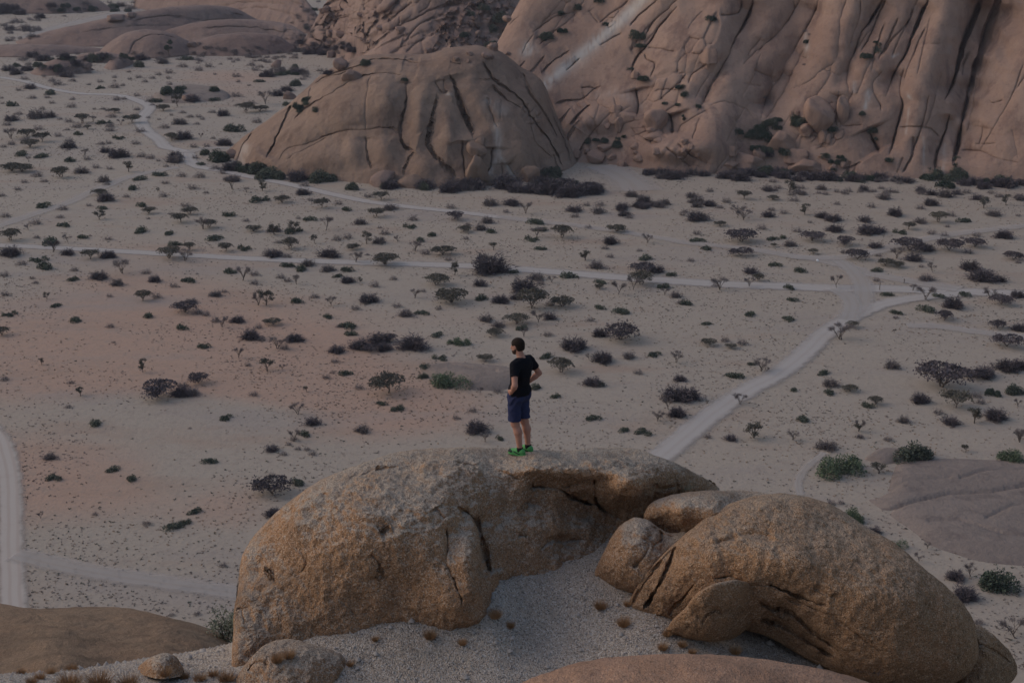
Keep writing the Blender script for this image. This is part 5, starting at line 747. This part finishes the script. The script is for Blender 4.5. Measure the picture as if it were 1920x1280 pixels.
# loose gravel grit on the ground near the camera, uncountable
def grit():
    r = np.random.default_rng(9); n = 14000; x = r.uniform(-8, 7, n); y = r.uniform(14.6, 20.6, n); z = hz(x, y); s_ = r.uniform(.007, .022, n) * (1 + 1.6 * (r.random(n) > .97)); c = np.stack([x, y, z + s_ * .3], 1)
    o_ = np.array([[1, 0, 0], [0, 1, 0], [-1, 0, 0], [0, -1, 0], [0, 0, 1.]]); rot = r.uniform(0, 6.28, n); V = []
    for k in range(5): a = o_[k]; V.append(c + np.stack([a[0] * np.cos(rot) - a[1] * np.sin(rot), a[0] * np.sin(rot) + a[1] * np.cos(rot), np.full(n, a[2])], 1) * s_[:, None] * r.uniform(.6, 1.3, (n, 1)))
    V = np.stack(V, 1).reshape(-1, 3); b = (np.arange(n) * 5)[:, None]; f = np.concatenate([b + [[0, 1, 4]], b + [[1, 2, 4]], b + [[2, 3, 4]], b + [[3, 0, 4]]]); m, nn, bb = M('grit'); k = NB(nn); nn.links.new(k.mix(k.noise(k.coord(), 9, 2), (.24, .20, .17), (.50, .46, .42)), bb.inputs['Base Color'])
    tag(link('gravel', mesh('gravel', V, f, m, False)), 'loose pale granite gravel scattered between the boulders', kind='stuff')
grit()
# ------------------------------------------------------------------ posts at the junction
def post(x, y, hp, label):
    p, *_ = hit(x, y); d = float(to_px(np.array(p))[2]); V, Fc = [], []; h = hp * d / F; tube(V, Fc, (0, 0, -.1), (.02, 0, h), .07, .06, 6); tube(V, Fc, (-.02, 0, h), (.05, 0, h + .12), .10, .09, 6); o = link('wooden_post', mesh('wooden_post', V, np.array(Fc), m_brk)); o.location = p; tag(o, label, 'post')
post(1649, 544, 13, 'thin upright wooden post beside the middle road at the junction'); post(1695, 531, 7, 'short post standing beyond the middle road right of the junction')
boulder(1533, 490, 5, 4, 'small white marker stone beyond the junction at left', mat_leaf('white_paint', (.75, .75, .75), (.8, .8, .8)), name='marker_stone')
# ------------------------------------------------------------------ the man: smooth bodies from distance fields
def nets(fn, lo, hi, h):
    lo = np.array(lo, float); n = np.ceil((np.array(hi) - lo) / h).astype(int) + 1
    ax = [lo[i] + h * np.arange(n[i]) for i in range(3)]; g = np.stack(np.meshgrid(*ax, indexing='ij'), -1).astype(np.float32); val = fn(g); ins = val < 0
    c = np.zeros(tuple(n - 1), int)
    for a in (0, 1):
        for b in (0, 1):
            for d in (0, 1): c += ins[a:n[0] - 1 + a, b:n[1] - 1 + b, d:n[2] - 1 + d]
    act = (c > 0) & (c < 8); idx = -np.ones(act.shape, int); I = np.argwhere(act); idx[act] = np.arange(len(I)); acc = np.zeros((len(I), 3)); cnt = np.zeros(len(I))
    E = [((0, 0, 0), 0), ((0, 1, 0), 0), ((0, 0, 1), 0), ((0, 1, 1), 0), ((0, 0, 0), 1), ((1, 0, 0), 1), ((0, 0, 1), 1), ((1, 0, 1), 1), ((0, 0, 0), 2), ((1, 0, 0), 2), ((0, 1, 0), 2), ((1, 1, 0), 2)]
    for o, a in E:
        p0 = I + o; p1 = p0.copy(); p1[:, a] += 1; v0 = val[tuple(p0.T)]; v1 = val[tuple(p1.T)]; m = (v0 < 0) != (v1 < 0); t = np.where(m, v0 / (v0 - v1 + 1e-12), 0); q = p0 + 0.; q[:, a] += t; acc += q * m[:, None]; cnt += m
    V = lo + h * acc / cnt[:, None]; Fs = []
    for a in range(3):
        b, d = (a + 1) % 3, (a + 2) % 3; s0 = [slice(None)] * 3; s1 = [slice(None)] * 3; s0[a] = slice(0, -1); s1[a] = slice(1, None); A, B = ins[tuple(s0)], ins[tuple(s1)]
        for m, fl in ((A & ~B, 0), (~A & B, 1)):
            p = np.argwhere(m); ok = (p[:, b] > 0) & (p[:, d] > 0) & (p[:, b] < n[b] - 1) & (p[:, d] < n[d] - 1); p = p[ok]; q = []
            for db_, dd_ in ((0, 0), (-1, 0), (-1, -1), (0, -1)): r_ = p.copy(); r_[:, b] += db_; r_[:, d] += dd_; q.append(idx[tuple(r_.T)])
            q = np.stack(q, 1); Fs.append(q[:, ::-1] if fl else q)
    return V, np.concatenate(Fs)
def cap(g, a, b, ra, rb):
    a = np.array(a, np.float32); b = np.array(b, np.float32); d = b - a; t = np.clip(((g - a) @ d) / (d @ d + 1e-9), 0, 1); return np.linalg.norm(g - a - t[..., None] * d, axis=-1) - (ra + (rb - ra) * t)
def ell(g, c, r):
    q = (g - np.array(c, np.float32)) / np.array(r, np.float32); k = np.linalg.norm(q, axis=-1); return (k - 1) * min(r) * np.where(k < 1, 1, 1.)
def su(a, b, k=.03):
    h_ = np.clip(.5 + .5 * (b - a) / k, 0, 1); return b + (a - b) * h_ - k * h_ * (1 - h_)
def un(l, k=.03):
    r = l[0]
    for q in l[1:]: r = su(r, q, k)
    return r
# frame: x forward, y to his left, z up (metres)
HIP = [(.055, .09, .90), (.055, -.09, .90)]; KNE = [(.045, .085, .49), (.015, -.10, .49)]; ANK = [(-.035, .075, .09), (-.06, -.095, .09)]
SHL, ELL_, HNL = (-.01, .185, 1.42), (-.125, .325, 1.18), (-.005, .222, 1.045)
SHR, ELR, HNR = (-.01, -.185, 1.42), (-.095, -.315, 1.19), (.02, -.18, 1.05)
HC = (.075, .0, 1.655)
def torso(g, o=0.):
    return un([ell(g, (.0, 0, 1.29), (.118 + o, .178 + o, .20 + o)), ell(g, (-.01, 0, 1.385), (.10 + o, .19 + o, .085 + o)), ell(g, (.03, 0, 1.10), (.108 + o, .150 + o, .20 + o)), ell(g, (.045, 0, .965), (.122 + o, .165 + o, .13 + o)), ell(g, (.0, .09, .95), (.08 + o, .085 + o, .10 + o)), ell(g, (.0, -.09, .95), (.08 + o, .085 + o, .10 + o))], .05)
def legs(g):
    r = []
    for h_, k_, a_ in zip(HIP, KNE, ANK):
        calf = (np.array(k_) * .68 + np.array(a_) * .32) + [-.022, 0, 0]
        r += [cap(g, h_, k_, .090, .060), cap(g, k_, tuple(calf), .056, .060), cap(g, tuple(calf), a_, .056, .037), ell(g, (k_[0] + .015, k_[1], k_[2]), (.05, .05, .06)), cap(g, a_, (a_[0] + .12, a_[1], .045), .036, .030), ell(g, (a_[0] - .02, a_[1], .05), (.04, .035, .045))]
    return un(r, .03)
def hand(g, wr, el, s):
    wr = np.array(wr); el = np.array(el); d = wr - el; d /= np.linalg.norm(d); fw = np.array([.80, -.28 * s, -.42]); fw /= np.linalg.norm(fw); up = np.array([.30, .0, .95]); up -= up @ fw * fw; up /= np.linalg.norm(up)
    pal = wr + d * .02 + fw * .035; r = [cap(g, wr, pal, .026, .028), ell(g, pal, (.040, .022, .040))]
    for j, (o_, l_) in enumerate(((.027, .068), (.009, .078), (-.010, .072), (-.028, .056))):
        a = pal + up * o_ + fw * .018; b = a + fw * l_ * .55 + up * o_ * .25; c = b + (fw * .75 + np.array([0, -.65 * s, 0])) * l_ * .5; r += [cap(g, a, b, .0105, .0095), cap(g, b, c, .0095, .0082)]
    th = wr + d * .012; t1 = th + (-fw * .035 + up * .028); t2 = t1 + (-fw * .034 + up * .012); r += [cap(g, th, t1, .017, .0125), cap(g, t1, t2, .0125, .0095)]
    return un(r, .010)
def armf(g): return un([cap(g, SHL, ELL_, .056, .040), cap(g, ELL_, tuple(np.array(ELL_) * .65 + np.array(HNL) * .35), .041, .042), cap(g, tuple(np.array(ELL_) * .65 + np.array(HNL) * .35), HNL, .042, .027)], .02), un([cap(g, SHR, ELR, .056, .040), cap(g, ELR, tuple(np.array(ELR) * .65 + np.array(HNR) * .35), .041, .042), cap(g, tuple(np.array(ELR) * .65 + np.array(HNR) * .35), HNR, .042, .027)], .02)
HT = Matrix.Rotation(R(-14), 3, 'Y').to_3x3(); HY_ = Matrix.Rotation(R(10), 3, 'Z'); HM = np.array((HY_ @ Matrix.Rotation(R(12), 3, 'Y')), np.float32)
def headl(g): return (g - np.array(HC, np.float32)) @ HM      # into the head's own frame: x nose, z up
def head(g):
    q = headl(g)
    return un([ell(q, (-.018, 0, .028), (.098, .077, .088)), ell(q, (.018, 0, -.035), (.070, .060, .075)), ell(q, (.052, 0, -.085), (.034, .036, .026)), cap(q, (.085, 0, .005), (.104, 0, -.026), .010, .014), ell(q, (.074, .031, .012), (.02, .018, .012)) + .002, ell(q, (.074, -.031, .012), (.02, .018, .012)) + .002, ell(q, (.082, 0, -.058), (.012, .024, .008)),
               cap(q, (-.005, .076, .012), (-.012, .080, -.022), .016, .010), cap(q, (-.005, -.076, .012), (-.012, -.080, -.022), .016, .010)], .014)
def bodyf(g):
    al, ar = armf(g); b = un([torso(g, -.012), cap(g, (-.015, 0, 1.43), (.045, 0, 1.60), .058, .053), cap(g, (-.02, .03, 1.45), (-.01, .16, 1.42), .05, .05), cap(g, (-.02, -.03, 1.45), (-.01, -.16, 1.42), .05, .05), legs(g)], .04)
    b = su(b, head(g), .02); b = su(su(b, al, .03), ar, .03); b = su(b, hand(g, HNL, ELL_, 1), .012); return su(b, hand(g, HNR, ELR, -1), .012)
def skinmat(name, c, rough=.6):
    m, n, b = M(name, rough, .15); k = NB(n); q = k.coord(); n.links.new(k.mix(k.noise(q, 14, 4), c, tuple(x * .8 for x in c)), b.inputs['Base Color']); return m
m_skin = skinmat('skin', (.46, .235, .17)); m_hair = skinmat('hair', (.022, .014, .010), .8); m_beard = skinmat('beard', (.06, .035, .026), .8)
def cloth(name, c):
    m, n, b = M(name, .9, .1); k = NB(n); q = k.coord(); n.links.new(k.mix(k.noise(q, 20, 4), c, tuple(x * .75 for x in c)), b.inputs['Base Color']); k.bump(k.noise(q, 9, 3), .5, .02, b); return m
m_shirt = cloth('black_cotton', (.010, .010, .014)); m_short = cloth('navy_cotton', (.036, .043, .10))
m_green = skinmat('shoe_green', (.10, .34, .11), .6); m_blk = skinmat('shoe_black', (.02, .035, .03), .6); m_sock = skinmat('sock', (.02, .02, .02), .9)
root = bpy.data.objects.new('person', None); COL.objects.link(root)
FT, _, _, _ = hit(977, 849, only=('boulder',)); HEAD = math.atan2(.60, -.80); root.rotation_euler = (0, 0, HEAD); root.location = FT
tag(root, 'bearded man in black t-shirt and navy shorts standing with hands on hips', 'person')
def part(nm, fn, lo, hi, h, mat, par=root, it=1):
    V, Fq = nets(fn, lo, hi, h); me = mesh(nm, V, Fq, mat); o = link(nm, me, par); return o
part('body', bodyf, (-.22, -.45, -.01), (.24, .42, 1.80), .0085, m_skin)
def fold(g, a, sc): return a * (np.sin(g[..., 2] * 60 * sc + 9 * g[..., 1] + 4 * np.sin(g[..., 0] * 20)) * np.sin(g[..., 1] * 17 * sc + g[..., 2] * 6))
def shirtf(g):
    t = torso(g, .014); sl1 = cap(g, SHL, tuple(np.array(SHL) * .45 + np.array(ELL_) * .55), .068, .066); sl2 = cap(g, SHR, tuple(np.array(SHR) * .45 + np.array(ELR) * .55), .068, .066)
    ya = cap(g, (-.02, .04, 1.455), (-.01, .15, 1.435), .052, .055); yb = cap(g, (-.02, -.04, 1.455), (-.01, -.15, 1.435), .052, .055)
    hem = ell(g, (.035, 0, .975), (.140, .172, .15)); s_ = su(un([t, hem, ya, yb], .04), su(sl1, sl2, .001), .03) - fold(g, .004, 1)
    def cutsleeve(s_, S0, E0):
        d = np.array(E0) - np.array(S0); L = np.linalg.norm(d); d = d / L; tt = (g - np.array(S0, np.float32)) @ d.astype(np.float32) - .17; near = np.linalg.norm(g - np.array(E0, np.float32), axis=-1) - .20; return np.maximum(s_, -np.maximum(-tt, near))
    s_ = cutsleeve(cutsleeve(s_, SHL, ELL_), SHR, ELR)
    s_ = np.maximum(s_, .925 + .01 * np.sin(g[..., 1] * 14) - g[..., 2]); nk = np.maximum(np.linalg.norm((g - np.array((.03, 0, 1.53), np.float32)) * [1, 1, .9], axis=-1) - .076, -9); return np.maximum(s_, -nk)
part('t_shirt', shirtf, (-.24, -.36, .90), (.24, .34, 1.54), .0085, m_shirt)
def shortf(g):
    r = [ell(g, (.045, 0, .955), (.136, .176, .13)), ell(g, (.0, .09, .92), (.10, .10, .12)), ell(g, (.0, -.09, .92), (.10, .10, .12))]
    s_ = un(r, .05); l = []
    for h_, k_ in zip(HIP, KNE): l.append(cap(g, (h_[0] + .0, h_[1], h_[2]), (k_[0] + .01, k_[1] * 1.05, k_[2]), .103, .094))
    s_ = su(s_, np.minimum(l[0], l[1]), .04) - fold(g, .006, .8); s_ = np.maximum(s_, .535 + .03 * (g[..., 1] > 0) * 0 - g[..., 2]); return np.maximum(s_, g[..., 2] - 1.02)
part('shorts', shortf, (-.16, -.26, .52), (.24, .26, 1.03), .0085, m_short)
def hairf(g):
    q = headl(g); c = un([ell(q, (-.022, 0, .034), (.104, .084, .093)), ell(q, (-.045, 0, -.02), (.068, .072, .075))], .02); front = q[..., 0] - .062 - .10 * (q[..., 2] - .05); low = np.where(q[..., 0] > -.02, .035 - q[..., 2], -.075 - q[..., 2]); ln = np.clip((q[..., 0] + .02) / .02, 0, 1); lo = -.068 + ln * .09 - q[..., 2]
    return np.maximum(np.maximum(c, front), lo) - .0015 * np.sin(q[..., 0] * 190) * np.sin(q[..., 1] * 170) * np.sin(q[..., 2] * 180)
part('hair', hairf, (-.08, -.12, 1.52), (.22, .12, 1.81), .006, m_hair)
def beardf(g):
    q = headl(g); c = un([ell(q, (.020, 0, -.044), (.077, .066, .075)), ell(q, (.055, 0, -.088), (.040, .042, .031))], .015); return np.maximum(np.maximum(c, q[..., 2] + .022 + .55 * (q[..., 0] - .0) * (q[..., 0] < .05) - .0 + .028 * (q[..., 0] > .05)), -(q[..., 0] + .012))
part('beard', beardf, (-.02, -.12, 1.50), (.24, .12, 1.72), .006, m_beard)
def eye(s):
    V, Fq = nets(lambda g: ell(headl(g), (.087, .031 * s, .010), (.010, .013, .008)), (.08, -.08, 1.60), (.22, .08, 1.72), .004, ); link('eye', mesh('eye', V, Fq, skinmat('eye_white', (.5, .5, .5), .3)), root)
eye(1); eye(-1)
for s_, (a, yaw) in enumerate(zip(ANK, (.10, .02))):
    ca, sa = math.cos(yaw), math.sin(yaw)
    def loc(g, a=a): q = g - np.array((a[0], a[1], 0), np.float32); return np.stack([q[..., 0] * ca + q[..., 1] * sa, -q[..., 0] * sa + q[..., 1] * ca, q[..., 2]], -1)
    def up(g): q = loc(g); r = un([ell(q, (-.035, 0, .055), (.052, .044, .058)), ell(q, (.06, 0, .045), (.095, .046, .050)), ell(q, (.13, -.003, .036), (.062, .044, .036)), cap(q, (.0, 0, .07), (.03, 0, .085), .040, .036)], .03); r = np.maximum(r, .022 - q[..., 2]); return np.maximum(r, -(np.linalg.norm((q - np.array((-.005, 0, .13), np.float32)) * [1, 1, 1], axis=-1) - .045))
    def sole(g): q = loc(g); r = un([ell(q, (-.04, 0, .016), (.060, .048, .05)), ell(q, (.12, -.002, .016), (.082, .052, .05)), ell(q, (.04, 0, .016), (.10, .045, .05))], .02); return np.maximum(np.maximum(r, q[..., 2] - .030), -.004 - q[..., 2])
    def toe(g): q = loc(g); r = un([ell(q, (.133, -.003, .036), (.064, .046, .038)), ell(q, (.06, 0, .045), (.097, .048, .035))], .03); return np.maximum(np.maximum(r, .026 - q[..., 2]), np.maximum(.118 - q[..., 0] - .6 * (q[..., 2] - .03), -9))
    lo, hi = (a[0] - .14, a[1] - .09, -.01), (a[0] + .24, a[1] + .09, .15); sh = part('shoe', up, lo, hi, .006, m_green); part('sole', sole, lo, hi, .006, m_green, sh); part('toe_cap', toe, lo, hi, .006, m_blk, sh)
    def strip(g): q = loc(g); r = np.abs(ell(q, (.02, 0, .045), (.12, .052, .05))) - .004; return np.maximum(np.maximum(r, np.abs(q[..., 2] - .045 - .25 * (q[..., 0] - .03)) - .009), np.abs(q[..., 0] - .03) - .06)
    part('stripe', strip, lo, hi, .006, m_blk, sh)
    part('sock', lambda g: np.maximum(np.abs(cap(g, (a[0], a[1], .07), (a[0] + .004, a[1], .135), .044, .040)) - .006, np.maximum(.06 - g[..., 2], g[..., 2] - .128)), lo, hi, .006, m_sock)


# ------------------------------------------------------------------ evening haze: one closed box of thin air round everything
import bmesh
bm = bmesh.new(); bmesh.ops.create_cube(bm, size=1); me = bpy.data.meshes.new('haze'); bm.to_mesh(me); bm.free(); hzo = link('haze', me); HZT = 130.; hzo.scale = (8000, 9000, HZT + 68); hzo.location = (0, 1700, (HZT - 68) / 2)
mh = bpy.data.materials.new('haze'); mh.use_nodes = True; mh.node_tree.nodes.clear(); pvn = mh.node_tree.nodes.new('ShaderNodeVolumePrincipled'); on = mh.node_tree.nodes.new('ShaderNodeOutputMaterial')
pvn.inputs['Density'].default_value = 0.00011; pvn.inputs['Color'].default_value = (.86, .86, 1, 1); mh.node_tree.links.new(pvn.outputs[0], on.inputs['Volume']); me.materials.append(mh); tag(hzo, 'thin bluish evening haze over the plain', kind='stuff')
